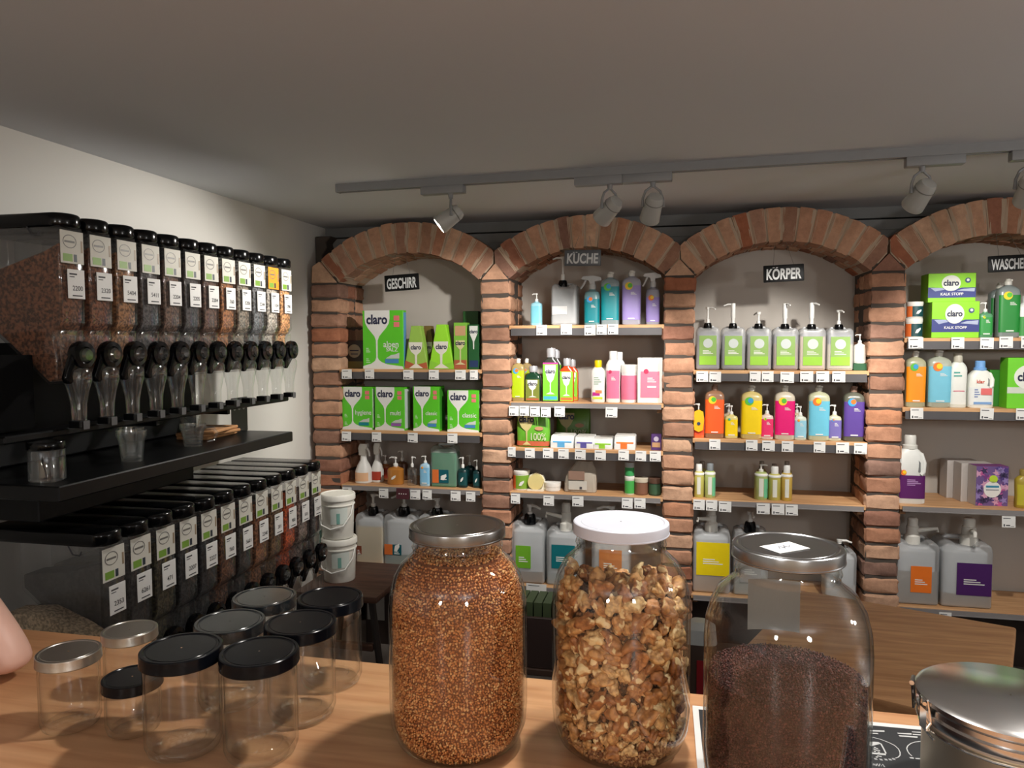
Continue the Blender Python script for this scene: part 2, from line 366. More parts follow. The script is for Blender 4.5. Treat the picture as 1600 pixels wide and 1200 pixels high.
TAGS = {  # left px, right px, top px of every tag
 'b1s1': [(534, 550, 577), (570, 585, 577), (630, 646.5, 578), (670, 686, 578), (711, 728, 578), (734, 747, 578)],
 'b1s2': [(534, 549, 674), (581, 596, 675), (637, 653, 676), (699, 715, 677)],
 'b1s3': [(535, 550, 761), (592, 607, 763), (641, 657, 765), (660, 675, 765), (704, 720, 767), (728, 743, 768)],
 'b1s4': [(557, 570, 892), (587, 601, 894)],
 'b2s1': [(838, 855, 508), (876, 894, 507), (913, 931, 508), (932, 948.5, 507), (949.5, 966.5, 506.5)],
 'b2s2': [(795, 811, 634), (811.5, 827, 634), (828, 844, 635), (845, 861, 636), (866, 883, 635), (946, 965, 636)],
 'b2s3': [(793.5, 806, 698), (820, 836, 700), (848, 865, 700), (872, 889, 701), (898, 915.5, 702), (929, 947, 703), (966, 983, 703), (992.5, 1010, 704), (1015, 1033, 704.5)],
 'b2s4': [(798, 813, 771), (849, 866, 774), (894, 912, 775), (971.5, 989, 778), (991, 1009, 778)],
 'b2s5': [(822, 854, 911)],
 'b3s1': [(1088, 1107, 580), (1108, 1127, 580.5), (1171, 1189, 580), (1190, 1209, 580), (1219, 1241, 581), (1250, 1271, 580), (1275, 1296, 580), (1300, 1321, 580)],
 'b3s2': [(1108, 1126, 686), (1165, 1184, 687), (1190.5, 1211, 688), (1221, 1240, 689), (1271, 1290, 690), (1306, 1327, 691), (1334, 1355, 692)],
 'b3s3': [(1083, 1101.5, 780), (1103, 1121, 781), (1123, 1143, 783), (1182, 1203, 786), (1205.5, 1226, 787), (1227, 1247, 788)],
 'b4s1': [(1419, 1443, 527), (1486, 1507, 527), (1531, 1553, 527.5), (1561, 1583, 526), (1595, 1615, 526)],
 'b4s2': [(1422, 1443, 637), (1531, 1553, 637.5), (1587, 1608, 638)],
 'b4s3': [(1565, 1587, 806)],
 'b4s4': [(1467, 1487, 956)]}
for k, L in TAGS.items():
    for ti, (a, b, tp) in enumerate(L):
        p = on(a, tp, 1, 3.488); q = on(b, tp, 1, 3.488); w = q.x-p.x-.002
        g = 'price tags on shelf %s of the %s bay' % (k[3], SIGN[k[1]])
        on_ = ORD[int(k[3])] if not (k[1] in '134' and k[3] == '4') else 'lowest'
        t = thing('price_tag', '%s white price tag from the left on the %s shelf edge, %s bay' % (['first', 'second', 'third', 'fourth', 'fifth', 'sixth', 'seventh', 'eighth', 'ninth'][ti], on_, SIGN[k[1]]), 'price tag', ((p.x+q.x)/2, 3.486, p.z-.024), 0, g)
        t.rotation_euler = (R(random.uniform(-3, 1)), R(random.uniform(-1.2, 1.2)), 0)
        P(t, 'card', boxm(-w/2, w/2, -.001, .0005, -.024, .024), PAPER, 0)
        P(t, 'printed_lines', join(boxm(-w*.4, w*.15, -.0014, -.001, .013, .016), boxm(-w*.38, -w*.28, -.0014, -.001, -.02, -.010), boxm(-w*.2, w*.1, -.0014, -.001, -.018, -.013), boxm(w*.15, w*.4, -.0014, -.001, -.02, -.0185)), INK, 0)

# ------------------------------------------------------------------ products
def place(key, xl, xr, yt, yf, depth, plane_front=False):
    z = SH[key]; yy = yf if plane_front else yf+depth/2
    ym = 530
    a = on(xl, 600, 1, yy); b = on(xr, 600, 1, yy); t = on((xl+xr)/2, yt, 1, yy)
    return (a.x+b.x)/2, b.x-a.x, z, t.z-z
GOB = [(.05, 1), (.05, .86), (.07, .78), (.13, .70), (.22, .62), (.29, .56), (.325, .49), (.33, .2), (.30, .14), (.2, .09), (0, .05), (0, 0), (1, 0), (.98, .045), (.6, .08), (.46, .12), (.39, .16), (.365, .2), (.37, .49), (.41, .56), (.48, .62), (.58, .70), (.65, .78), (.67, .86), (.67, 1)]
def goblet(t, w, h, y, white=WHITEP, z0=0., x0=None, word='claro', ts=.30, k=1.):
    x0 = -w/2 if x0 is None else x0
    g = [(x0+u*w, z0+v*h) for u, v in GOB]; half = len(g)//2
    q = prism(g, y-.0006, y); P(t, 'goblet_print', q, white, 0)
    P(t, 'lettering', text(word, w*ts, .035, sx=.85), NAVY, 0, loc=(x0+w*.355, y-.0012, z0+h*.84))
def textlines(t, x, z, w, h, y, mat, n=3, name='text_lines'):
    P(t, name, join(*[boxm(x, x+w*(.6+.4*((i*7) % 3)/2), y-.0006, y, z-i*h/n-h/n*.45, z-i*h/n) for i in range(n)]), mat, 0)
GREEN = C8(92, 200, 40, rough=.45); LGREEN = C8(150, 215, 50, rough=.45); PINK = C8(228, 120, 120); BLUEP = C8(70, 140, 210)
def claro_box(label, key, xl, xr, yt, word, wordc=WHITEP, chip=(70, 130, 190), depth=.07, yf=3.52, rz=0., side=WHITEP, big=False):
    x, w, z, h = place(key, xl, xr, yt, yf, 0, True)
    t = thing('detergent_box', label, 'box', (x, yf, z), rz)
    P(t, 'carton', rbox(-w/2, w/2, 0, depth, 0, h, .0015, 1), GREEN)
    P(t, 'side_panel', boxm(w/2-.0004, w/2+.0006, .006, depth-.004, .01, h-.01), side, 0)
    goblet(t, w, h, -.0002)
    P(t, 'product_word', text(word, w*.2, .01, sx=.9), wordc, 0, loc=(w*.2, -.0012, h*(.40 if not big else .42)))
    if big: P(t, 'product_word', text('SALZ', w*.13, .01), wordc, 0, loc=(w*.22, -.0012, h*.33))
    P(t, 'product_panel', boxm(w*.05, w*.38, -.0012, -.0002, h*.1, h*.17), C8(*chip), 0)
    P(t, 'splash_print', prism([(w*.06, h*.18), (w*.4, h*.18), (w*.4, h*.28), (w*.3, h*.25), (w*.2, h*.24)], -.001, -.0002), C8(200, 205, 200), 0)
    for dz in (.91, .8): P(t, 'badge', bev(boxm(w*.27, w*.41, -.0012, -.0002, h*(dz-.085), h*dz), .0004, 1), PINK, 0)
    for dz in (.36, .18): textlines(t, -w*.42, h*dz, w*.1, h*.09, -.0002, C8(200, 230, 190), 3, 'side_notes')
    return t
claro_box('large green dishwasher box reading claro alpen salz, topmost GESCHIRR shelf', 'b1s1', 568, 631, 485, 'alpen', big=True, depth=.045, side=C8(90, 150, 200))
claro_box('green claro box farthest left on the second GESCHIRR shelf, teal stripe', 'b1s2', 534, 581, 604.5, 'hygiene', chip=(0, 130, 140))
claro_box('green claro multi box with violet stripe, second GESCHIRR shelf', 'b1s2', 584.5, 632, 605, 'multi', chip=(150, 90, 170), rz=-.06, side=C8(210, 215, 220))
claro_box('green claro box with blue stripe, third on the second GESCHIRR shelf', 'b1s2', 645, 686, 604, 'classic', depth=.09, side=C8(60, 150, 40))  # side panel: carton green with its shade put into the colour
claro_box('green claro box pushed against the pillar, right end of second GESCHIRR shelf', 'b1s2', 698.5, 748, 610, 'classic')
# wedge shaped salt packs and slim packs on the top shelf of bay one
def wedge_pack(label, xl, xr, yt, c_low, c_top, tw=.38, yf=3.53, tx=.0):
    x, w, z, h = place('b1s1', xl, xr, yt, yf, 0, True)
    t = thing('salt_pack', label, 'carton', (x, yf, z))
    poly = [(-w/2, 0), (w/2, 0), (w*(tx+tw/2), h), (w*(tx-tw/2), h)]
    P(t, 'carton', bev(prism(poly, 0, .05), .0015, 1), C8(*c_top))
    P(t, 'lower_print', prism([(-w*.49, .003), (w*.49, .003), (w*.45, h*.16), (0, h*.1), (-w*.45, h*.2)], -.0006, 0), C8(*c_low), 0)
    g = [(-w*.30, h*.62), (-w*.28, h*.5), (-w*.2, h*.4), (-w*.05, h*.33), (-w*.04, h*.12), (-w*.3, h*.02), (w*.3, h*.02), (w*.04, h*.12), (w*.05, h*.33), (w*.2, h*.4), (w*.26, h*.5), (w*.27, h*.62)]
    P(t, 'goblet_print', prism(g, -.001, -.0004), C8(225, 222, 210), 0)
    P(t, 'lettering', text('claro', w*0.250, .035, sx=.85), NAVY, 0, loc=(0, -.0014, h*.5)); return t
wedge_pack('tapered green and brown claro pack beside the large alpen salz box', 632, 669, 509, (176, 92, 60), (150, 190, 80))
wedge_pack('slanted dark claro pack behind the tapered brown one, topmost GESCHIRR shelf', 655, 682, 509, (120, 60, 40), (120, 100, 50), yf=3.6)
wedge_pack('tapered bright lime claro pack, middle of topmost GESCHIRR shelf', 670, 710, 507, (140, 205, 60), (150, 220, 50), .36)
def simple_box(name, label, cat, key, xl, xr, yt, col, depth=.05, yf=3.525, deco=None, rz=0., mat=None):
    x, w, z, h = place(key, xl, xr, yt, yf, 0, True)
    t = thing(name, label, cat, (x, yf, z), rz)
    P(t, 'carton', rbox(-w/2, w/2, 0, depth, 0, h, .0015, 1), mat or C8(*col, rough=.5))
    if deco: deco(t, w, h)
    return t
def d_slim(t, w, h):
    P(t, 'lower_print', boxm(-w*.48, w*.48, -.0008, 0, 0.002, h*.2), C8(170, 90, 62), 0)
    P(t, 'upper_print', boxm(-w*.4, w*.4, -.0008, 0, h*.72, h*.93), C8(190, 150, 110), 0)
    g = [(-w*.35, h*.62), (-w*.3, h*.5), (-w*.05, h*.42), (-w*.05, h*.15), (-w*.4, h*.1), (w*.4, h*.1), (w*.05, h*.15), (w*.05, h*.42), (w*.3, h*.5), (w*.35, h*.62)]
    P(t, 'goblet_print', prism(g, -.0014, -.0008), C8(205, 200, 150), 0)
    P(t, 'lettering', text('claro', w*0.425, .035, sx=.85), NAVY, 0, loc=(0, -.0018, h*.56))
simple_box('detergent_box', 'slim upright green claro box with brown foot, topmost GESCHIRR shelf', 'box', 'b1s1', 709.5, 730, 504, (120, 180, 60), .05, 3.53, d_slim)
claro_dark = simple_box('rinse_bottle', 'dark green claro pack half hidden by the pillar, topmost GESCHIRR shelf', 'bottle', 'b1s1', 732, 749, 507, (24, 84, 40), .035, 3.525, lambda t, w, h: (P(t, 'goblet_print', prism([(-w*.38, h*.97), (-w*.36, h*.8), (-w*.06, h*.62), (-w*.05, h*.45), (w*.05, h*.45), (w*.06, h*.62), (w*.36, h*.8), (w*.38, h*.97)], -.001, 0), C8(214, 216, 210), 0), P(t, 'lettering', text('claro', w*.42, .035, sx=.85), NAVY, 0, loc=(0, -.0016, h*.84)), P(t, 'lower_print', boxm(-w*.4, w*.4, -.001, 0, h*.05, h*.2), C8(30, 50, 90), 0)))
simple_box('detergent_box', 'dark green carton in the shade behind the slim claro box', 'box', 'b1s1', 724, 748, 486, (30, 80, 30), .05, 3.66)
def d_sack(t, w, h):
    P(t, 'round_label', disc(0, h*.62, w*.36, -.001, 0), C8(150, 140, 120), 0); P(t, 'lower_band', boxm(-w*.48, w*.48, -.0006, 0, .002, h*.25), C8(104, 96, 40), 0)
    P(t, 'printed_lines', join(boxm(-w*.25, w*.25, -.0016, -.001, h*.62, h*.66), boxm(-w*.2, w*.2, -.0016, -.001, h*.5, h*.53)), NAVY, 0)
simple_box('powder_pack', 'dark pack with round beige label half hidden behind the corner pillar', 'pack', 'b1s1', 541, 568, 532, (40, 34, 30), .08, 3.6, d_sack)

# bottles --------------------------------------------------------------
def disp(t, hx, hy, z0, z1, mat=WHITEP, spout=-1, big=False, yaw=0.):     # a pump: collar, stem and head with a spout
    h = z1-z0; r = min(hx*.3, .012) if not big else min(hx*.22, .022)
    P(t, 'collar', lathe([(r, z0), (r*1.05, z0+h*.28), (r*.8, z0+h*.36)], 20), mat)
    s = spout
    P(t, 'pump_stem', lathe([(r*.32, z0+h*.3), (r*.32, z0+h*.86)], 12), mat)
    L = (hx*.8 if not big else hx*.75)
    p = P(t, 'pump_head', join(lathe([(r*.6, z0+h*.80), (r*.7, z0+h*.86), (r*.65, z1)], 16), tube([(0, 0, z1-h*.08), (s*L*.7, 0, z1-h*.07), (s*L, 0, z1-h*.16)], [r*.4, r*.34, r*.28], 10)), mat)
    p.rotation_euler = (0, 0, yaw)
LOGO = [(250, 210, 40), (90, 190, 60), (60, 160, 220), (240, 120, 40)]
def logo(t, x, z, r, y, i=0):
    P(t, 'round_logo', join(disc(x, z, r, y-.0008, y)), C8(*LOGO[i % 4]), 0); P(t, 'logo_crescent', disc(x+r*.3, z+r*.15, r*.62, y-.0014, y-.0008), C8(*LOGO[(i+1) % 4]), 0)
def litre(label, key, xl, xr, yt, lc, body=(190, 190, 180), yf=3.525, lg=0, clear=True, name='refill_bottle', cap=CREAM, dark=False, spray=False, content=None):
    x, w, z, h = place(key, xl, xr, yt, yf, (xr-xl)*.0022)
    hx = w/2; hy = hx*.7; t = thing(name, label, 'bottle', (x, yf+hy, z))
    if not spray: sec = [(0, hx*.9, hy*.9, 4), (.004, hx*.97, hy*.97, 4.5), (h*.76, hx, hy, 4.5), (h*.805, hx*.96, hy*.95, 4), (h*.84, hx*.82, hy*.8, 3), (h*.868, hx*.58, hy*.6, 2.4), (h*.885, hx*.3, hx*.3, 2), (h*.905, hx*.27, hx*.27, 2)]
    else: sec = [(0, hx*.6, hy*.9, 4), (.004, hx*.64, hy*.97, 4.5), (h*.58, hx*.66, hy, 4.5), (h*.66, hx*.58, hy*.9, 3), (h*.71, hx*.26, hx*.26, 2), (h*.75, hx*.24, hx*.24, 2)]
    P(t, 'bottle_body', loft(sec), C8(*body, rough=.3, alpha=1.))
    if spray: sec2 = sec; lz = (h*.05, h*.52)
    else: lz = (h*.09, h*.72)
    P(t, 'front_label', wrap(sec, lz[0], lz[1], 205, 335), C8(*lc, rough=.45))
    yy = -hy*1.0-.001
    k = .62 if spray else 1
    logo(t, -hx*.25*k, lz[1]-h*.01, hx*.36*k+.002, yy, lg)
    textlines(t, -hx*.05*k, lz[1]-h*.12, hx*.6*k, h*.06, yy, WHITEP, 3)
    P(t, 'brand_bar', boxm(-hx*.35*k, hx*.35*k, yy-.0006, yy, lz[0]+h*.015, lz[0]+h*.035), WHITEP, 0)
    if spray:
        P(t, 'collar', lathe([(hx*.3, h*.72), (hx*.3, h*.8), (hx*.22, h*.84)], 20), cap)
        P(t, 'trigger_head', join(bev(prism([(-hx*.95, h*.93), (-hx*.8, h*.985), (hx*.1, h), (hx*.7, h*.96), (hx*.8, h*.9), (hx*.2, h*.88), (hx*.2, h*.82), (-hx*.2, h*.82), (-hx*.3, h*.9)], -hx*.22, hx*.22), .0012, 1), tube([(-hx*.55, 0, h*.92), (-hx*.75, 0, h*.82), (-hx*1.0, 0, h*.74)], hx*.09, 8)), cap)
    else:
        P(t, 'cap', lathe([(hx*.34, h*.895), (hx*.34, h*.955), (hx*.26, h*.965), (hx*.2, h*1.0)], 20), cap)
        P(t, 'flip_spout', boxm(-hx*.1, hx*.36, -hx*.12, hx*.1, h*.96, h*.99), cap, 0)
    return t
def pumpb(label, key, xl, xr, yt, lc, body=(205, 205, 196), yf=3.53, lg=1, name='pump_bottle', cap=WHITEP, rnd=4., spout=-1, bh=.70, leaf=False, lz=None, mat=None, nologo=False, yaw=0.):
    x, w, z, h = place(key, xl, xr, yt, yf, 0)
    hx = w/2; hy = hx*.75; t = thing(name, label, 'bottle', (x, yf+hy, z))
    sec = [(0, hx*.9, hy*.9, rnd), (.003, hx, hy, rnd), (h*(bh-.08), hx, hy, rnd), (h*(bh-.03), hx*.88, hy*.85, rnd*.8), (h*bh, hx*.45, hy*.5, 2.2), (h*(bh+.03), hx*.36, hx*.36, 2)]
    P(t, 'bottle_body', loft(sec), mat or C8(*body, rough=.3))
    lz = lz or (h*.08, h*(bh-.12))
    if lc: P(t, 'front_label', wrap(sec, lz[0], lz[1], 205, 335), C8(*lc, rough=.45))
    yy = -hy-.001
    if leaf: P(t, 'leaf_mark', prism([(-hx*.3, h*.2), (-hx*.1, h*.2), (hx*.25, h*.28), (hx*.3, h*.36), (0, h*.33), (-hx*.25, h*.27)], yy-.001, yy), WHITEP, 0)
    elif not nologo:
        logo(t, -hx*.35, lz[1], hx*.22, yy, lg); textlines(t, -hx*.1, lz[1]-h*.08, hx*.6, h*.1, yy, WHITEP, 3)
        P(t, 'brand_bar', boxm(-hx*.5, hx*.5, yy-.0006, yy, lz[0]+.002, lz[0]+.007), WHITEP, 0)
    disp(t, hx, hy, h*(bh+.01), h, cap, spout, yaw=yaw)
    return t
# bay 1 shelf 3
def squirt(label, xl, xr, yt, lc, yf):
    x, w, z, h = place('b1s3', xl, xr, yt, yf, 0); hx = w/2
    t = thing('spray_bottle', label, 'bottle', (x, yf+hx, z))
    sec = [(0, hx*.93, hx*.93, 2.4), (.003, hx, hx, 2.4), (h*.3, hx, hx, 2.4), (h*.45, hx*.75, hx*.75, 2.2), (h*.58, hx*.42, hx*.42, 2), (h*.7, hx*.36, hx*.36, 2)]
    P(t, 'bottle_body', loft(sec), WHITEP); P(t, 'front_label', wrap(sec, h*.06, h*.28, 215, 325), C8(*lc))
    P(t, 'trigger_head', bev(prism([(-hx*.5, h*.7), (hx*.4, h*.7), (hx*.35, h*.85), (hx*.6, h*.92), (hx*.55, h), (-hx*.35, h), (-hx*.6, h*.9)], -hx*.3, hx*.3), .002, 1), CREAM)
    P(t, 'trigger', tube([(hx*.45, 0, h*.9), (hx*.75, 0, h*.78), (hx*.8, 0, h*.68)], hx*.12, 8), WHITEP)
    return t
squirt('white spray bottle with peach label, left end of third GESCHIRR shelf', 549, 573, 694.6, (235, 190, 150), 3.53)
s = squirt('white spray bottle with small red label beside the peach-labelled one', 575, 593, 693, (176, 60, 40), 3.575)
pumpb('amber pump bottle with white leaf mark, third GESCHIRR shelf', 'b1s3', 601, 625, 715, None, (176, 116, 50), 3.53, leaf=True, bh=.62, rnd=2.6)
pumpb('amber pump bottle with red label behind the leaf-marked one', 'b1s3', 590, 606, 712, (170, 60, 36), (160, 100, 60), 3.655, bh=.62, rnd=2.6, nologo=True)
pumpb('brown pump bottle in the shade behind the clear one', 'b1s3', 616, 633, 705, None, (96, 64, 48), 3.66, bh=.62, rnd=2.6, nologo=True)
pumpb('empty clear pump bottle between the amber and the pale blue bottle', 'b1s3', 633, 648, 714, None, yf=3.53, bh=.62, rnd=2.6, nologo=True, mat=CLEARB, spout=1)
pumpb('narrow pale blue pump bottle beside the green canister', 'b1s3', 653.5, 669, 713, (130, 190, 225), (170, 205, 225), 3.53, bh=.74, rnd=4, lg=3)
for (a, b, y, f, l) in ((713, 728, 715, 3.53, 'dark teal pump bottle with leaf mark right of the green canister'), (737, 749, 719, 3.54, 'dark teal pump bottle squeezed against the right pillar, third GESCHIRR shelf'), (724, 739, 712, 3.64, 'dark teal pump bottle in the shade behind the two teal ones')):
    pumpb(l, 'b1s3', a, b, y, (10, 70, 74), (14, 48, 50), f, bh=.62, rnd=2.6, leaf=f < 3.6, nologo=True)

# canisters ------------------------------------------------------------
def canister(label, key, xl, xr, ybody, ypump, content, fill, lc, yf=3.53, depth=None, cap=BLACKP, pump=True, spout=1, px=0., bigp=False, thick=False, lab=(.2, .62), lx=(-.6, .6), rz=0., leaf=False, circ=False, yaw=0., col=MILKY, inner=(205, 208, 210)):
    x, w, z, h = place(key, xl, xr, ybody, yf, 0)
    hx = w/2; hy = (depth or w*.8)/2; t = thing('canister', label, 'canister', (x, yf+hy, z), rz)
    e_ = .012 if circ else .03
    poly = [(-hx*.97, 0), (hx*.97, 0), (hx, h*.04), (hx, h*.88), (hx*.93, h*.97), (hx*.72, h), (hx*.5, h-h*e_*.4), (hx*.36, h-h*e_*2.4), (-hx*.36, h-h*e_*2.4), (-hx*.5, h-h*e_*.4), (-hx*.72, h), (-hx*.93, h*.97), (-hx, h*.88), (-hx, h*.04)]
    P(t, 'bottle_body', bev(prism(poly, -hy, hy), min(.01, hy*.3), 3, 50), col)
    isec = [(.003, hx*.955, hy*.955, 12), (h*fill, hx*.955, hy*.955, 12)]
    P(t, 'liquid', loft(isec, 40), C8(*content, rough=.35))
    if fill < .85: P(t, 'empty_space', loft([(h*fill+.002, hx*.9, hy*.9, 6), (h*.84, hx*.9, hy*.9, 6), (h*.90, hx*.6, hy*.5, 4)], 32), C8(*inner, rough=.5))
    # carrying handle behind the neck
    P(t, 'handle', tube([(-hx*.6, hy*.5, h*.97), (-hx*.5, hy*.5, h*1.005), (hx*.5, hy*.5, h*1.005), (hx*.6, hy*.5, h*.97)], hx*.10, 10), C8(206, 210, 212, rough=.4))
    if lc:
        lb = P(t, 'front_label', boxm(hx*lx[0], hx*lx[1], -hy-.0014, -hy-.0002, h*lab[0], h*lab[1]), C8(*lc), 0)
        cx = hx*(lx[0]+lx[1])/2; ww = hx*(lx[1]-lx[0])
        if circ:
            P(t, 'round_print', disc(cx, h*(lab[0]+(lab[1]-lab[0])*.74), ww*.28, -hy-.002, -hy-.0014), C8(200, 208, 205), 0)
            P(t, 'label_lower_tone', boxm(hx*lx[0], hx*lx[1], -hy-.0018, -hy-.0014, h*lab[0], h*(lab[0]+(lab[1]-lab[0])*.3)), C8(150, 205, 60), 0)
        textlines(t, cx-ww*.3, h*(lab[0]+(lab[1]-lab[0])*.5), ww*.6, h*.1, -hy-.0014, WHITEP, 3)
        if leaf:
            P(t, 'label_left_panel', boxm(hx*(lx[0]-.5), hx*lx[0], -hy-.0014, -hy-.0002, h*lab[0], h*lab[1]), C8(214, 110, 50), 0)
            P(t, 'leaf_mark', prism([(cx-ww*.3, h*(lab[0]+.08)), (cx, h*(lab[0]+.07)), (cx+ww*.3, h*(lab[0]+.16)), (cx+ww*.25, h*(lab[0]+.22)), (cx-ww*.2, h*(lab[0]+.18))], -hy-.003, -hy-.0014), WHITEP, 0)
    if pump:
        tt = on((xl+xr)/2, ypump, 1, yf+hy).z-z
        if not bigp:
            P(t, 'screw_cap', lathe([(hx*.34, h*.92), (hx*.36, h*1.02), (hx*.3, h*1.09), (hx*.24, h*1.1)], 24), cap, loc=(px*hx, 0, 0))
            q = P(t, 'pump', join(lathe([(hx*.16, h*1.09), (hx*.15, h*1.09+(tt-h*1.09)*.25), (hx*(.2 if thick else .08), h*1.09+(tt-h*1.09)*.3), (hx*(.19 if thick else .08), tt*.985)], 16), lathe([(hx*(.2 if thick else .16), tt-hx*.2), (hx*.19, tt)], 16), tube([(0, 0, tt-hx*.08), (spout*hx*.45, 0, tt-hx*.08), (spout*hx*.8, 0, tt-hx*.2)], [hx*.09, hx*.075, hx*.06], 10)), WHITEP, loc=(px*hx, 0, 0)); q.rotation_euler = (0, 0, yaw)
        else:
            P(t, 'pump', join(lathe([(hx*.36, h*.92), (hx*.36, h*1.05), (hx*.28, h*1.08), (hx*.28, h*1.08+(tt-h*1.08)*.45), (hx*.24, h*1.08+(tt-h*1.08)*.5), (hx*.24, tt*.985), (hx*.18, tt)], 24)), CREAM, loc=(px*hx, 0, 0))
            q = P(t, 'spout', tube([(spout*hx*.2, -hx*.1, h*1.08+(tt-h*1.08)*.25), (spout*hx*1.1, -hx*.15, h*1.08+(tt-h*1.08)*.42), (spout*hx*1.12, -hx*.15, h*1.08+(tt-h*1.08)*.2)], [hx*.12, hx*.08, hx*.07], 10), CREAM, loc=(px*hx, 0, 0)); q.rotation_euler = (0, 0, yaw)
    return t
canister('green detergent canister with orange and teal leaf label, third GESCHIRR shelf', 'b1s3', 671, 712, 696.5, 700, (60, 130, 96), .82, (0, 84, 96), pump=False, lab=(.1, .42), lx=(-.35, .4), leaf=True, depth=.08, inner=(190, 205, 195), col=TINTED)
canister('canister with yellowish soap and thin white pump, left on the lowest GESCHIRR shelf', 'b1s4', 551, 595, 803, 771, (214, 190, 140), .74, (120, 60, 40), lab=(.2, .36), lx=(-.9, -.55))
canister('canister with orange and teal leaf label beside the yellowish one, lowest GESCHIRR shelf', 'b1s4', 596, 647, 804, 773, (70, 110, 100), .22, (0, 84, 96), spout=-1, lab=(.22, .42), lx=(-.45, .1), leaf=True)
canister('canister mostly hidden behind the buckwheat jar, lowest GESCHIRR shelf', 'b1s4', 650, 700, 806, 777, (190, 190, 180), .4, (220, 220, 215), spout=-1)
t = thing('hanging_label', 'burgundy label hanging over the edge of the third GESCHIRR shelf', 'label', (on(629, 763, 1, 3.478).x, 3.478, on(629, 763, 1, 3.478).z))
P(t, 'card', bev(boxm(-.034, .034, -.001, .001, -.055, 0), .0006, 1), C8(78, 34, 44)); P(t, 'dots', join(*[disc(-.018+i*.012, -.028, .003, -.002, -.001, 8) for i in range(4)]), PAPER, 0)
# white buckets and the stool that carries them
bx = [(530, 848, 3.10, .0), (497, 850, 3.20, .0)]
def bucket(label, x, y, z, r, h, lidtext=False):
    t = thing('bucket', label, 'bucket', (x, y, z))
    P(t, 'tub', lathe([(r*.86, 0), (r*.88, .003), (r*.96, h*.88), (r*.96, h*.9)], 40), CREAM)
    P(t, 'lid', lathe([(r*.96, h*.86), (r*1.03, h*.87), (r*1.03, h*.97), (r*.98, h), (r*.9, h), (r*.88, h*.985)], 40), CREAM)
    P(t, 'rim_band', lathe([(r*.95, h*.74), (r*1.0, h*.745), (r*1.0, h*.765), (r*.95, h*.77)], 40), CREAM)
    P(t, 'bail_handle', tube([(-r*1.0, 0, h*.8), (-r*.98, -r*.35, h*.55), (-r*.7, -r*.8, h*.32), (0, -r*1.04, h*.25), (r*.7, -r*.8, h*.32), (r*.98, -r*.35, h*.55), (r*1.0, 0, h*.8)], .003, 8), WHITEP)
    sc = [(0, r*.88, r*.88, 2), (h, r*.97, r*.97, 2)]
    P(t, 'printed_label', wrap(sc, h*.35, h*.72, 268, 330, .0012), C8(206, 214, 208)); P(t, 'tower_print', wrap(sc, h*.36, h*.6, 290, 302, .002), C8(120, 170, 160))
    return t
SZ = .42
b0 = on(531, 917, 1, 3.08)
bx0 = on(530, 850, 1, 3.08).x; r_b = (on(555, 850, 1, 3.08).x-on(505, 850, 1, 3.08).x)/2
bucket('white lidded bucket at the bottom of the stack beside the lower dispensers', bx0, 3.08, SZ, r_b, .195)
bucket('white lidded bucket with faint green print on top of the bucket stack', bx0-.003, 3.08, SZ+.196, r_b*.97, .20)
bucket('white bucket half hidden between the dispensers and the bucket stack', on(500, 860, 1, 3.25).x, 3.26, SZ, .06, .31)
t = thing('stool', 'dark wooden stool carrying the white buckets', 'stool', (-1.42, 3.05, 0))
P(t, 'seat', rbox(-.19, .19, -.17, .3, SZ-.03, SZ-.0005, .006), DARKWOOD)
for sx in (-1, 1):
    for sy in (-1, 1): P(t, 'leg', tube([(sx*.15, .065+sy*.19, SZ-.03), (sx*.175+.03*sx, .065+sy*.21, 0)], .016, 8), C8(30, 24, 22))
P(t, 'stretcher', rbox(-.16, .16, -.145, -.12, .17, .2, .003, 1), DARKWOOD)
t = thing('crate', 'dark crate with a pale printed card, low beneath the GESCHIRR bay', 'crate', (-1.3, 3.44, 0))
for (a, b, c, d, e, f) in ((-.2, .2, 0, .015, .02, .28), (-.2, .2, .285, .3, .02, .28), (-.2, -.185, .015, .285, .02, .28), (.185, .2, .015, .285, .02, .28)): P(t, 'side_board', boxm(a, b, c-.06, d-.06, e, f), C8(46, 34, 30), 0)
P(t, 'bottom_board', boxm(-.2, .2, -.06, .24, 0, .02), C8(46, 34, 30), 0)
q = on(587, 997, 1, 3.37); P(t, 'printed_card', boxm(q.x+1.3-.045, q.x+1.3+.045, -.064, -.061, .12, .25), C8(150, 146, 140), 0)

# ---- bay 2
pumpb('small pale blue pump bottle at the left of the topmost KÜCHE shelf', 'b2s1', 829, 846, 458, (120, 196, 214), (150, 205, 220), bh=.72, nologo=True, spout=-1)
canister('tall square canister with long thin pump, topmost KÜCHE shelf', 'b2s1', 861, 901, 443, 401, (172, 174, 176), .86, (214, 214, 214), spout=-1, lab=(.26, .46), lx=(-.9, .25), depth=.12, px=-.22)
litre('teal spray bottle with white trigger, topmost KÜCHE shelf', 'b2s1', 907, 944, 430.6, (0, 134, 146), (120, 160, 165), lg=2, spray=True, cap=C8(205, 205, 205))
litre('teal refill bottle between the teal and the lilac spray bottle', 'b2s1', 939, 967.5, 425, (0, 140, 150), (150, 165, 170), lg=1)
litre('lilac refill bottle on the topmost KÜCHE shelf', 'b2s1', 971.6, 1001, 423, (158, 140, 205), (170, 170, 185), lg=0)
litre('lilac spray bottle nearest the right pillar, topmost KÜCHE shelf', 'b2s1', 1003, 1036, 426, (150, 132, 200), (160, 160, 175), lg=3, spray=True, cap=C8(200, 200, 200))
litre('lime green dish soap bottle at the left of the second KÜCHE shelf', 'b2s2', 800, 820, 560, (178, 205, 20), (160, 140, 90), lg=2)
litre('lime green dish soap bottle half hidden behind the first lime one', 'b2s2', 814, 832, 560, (168, 190, 30), (150, 130, 90), yf=3.63, lg=2)
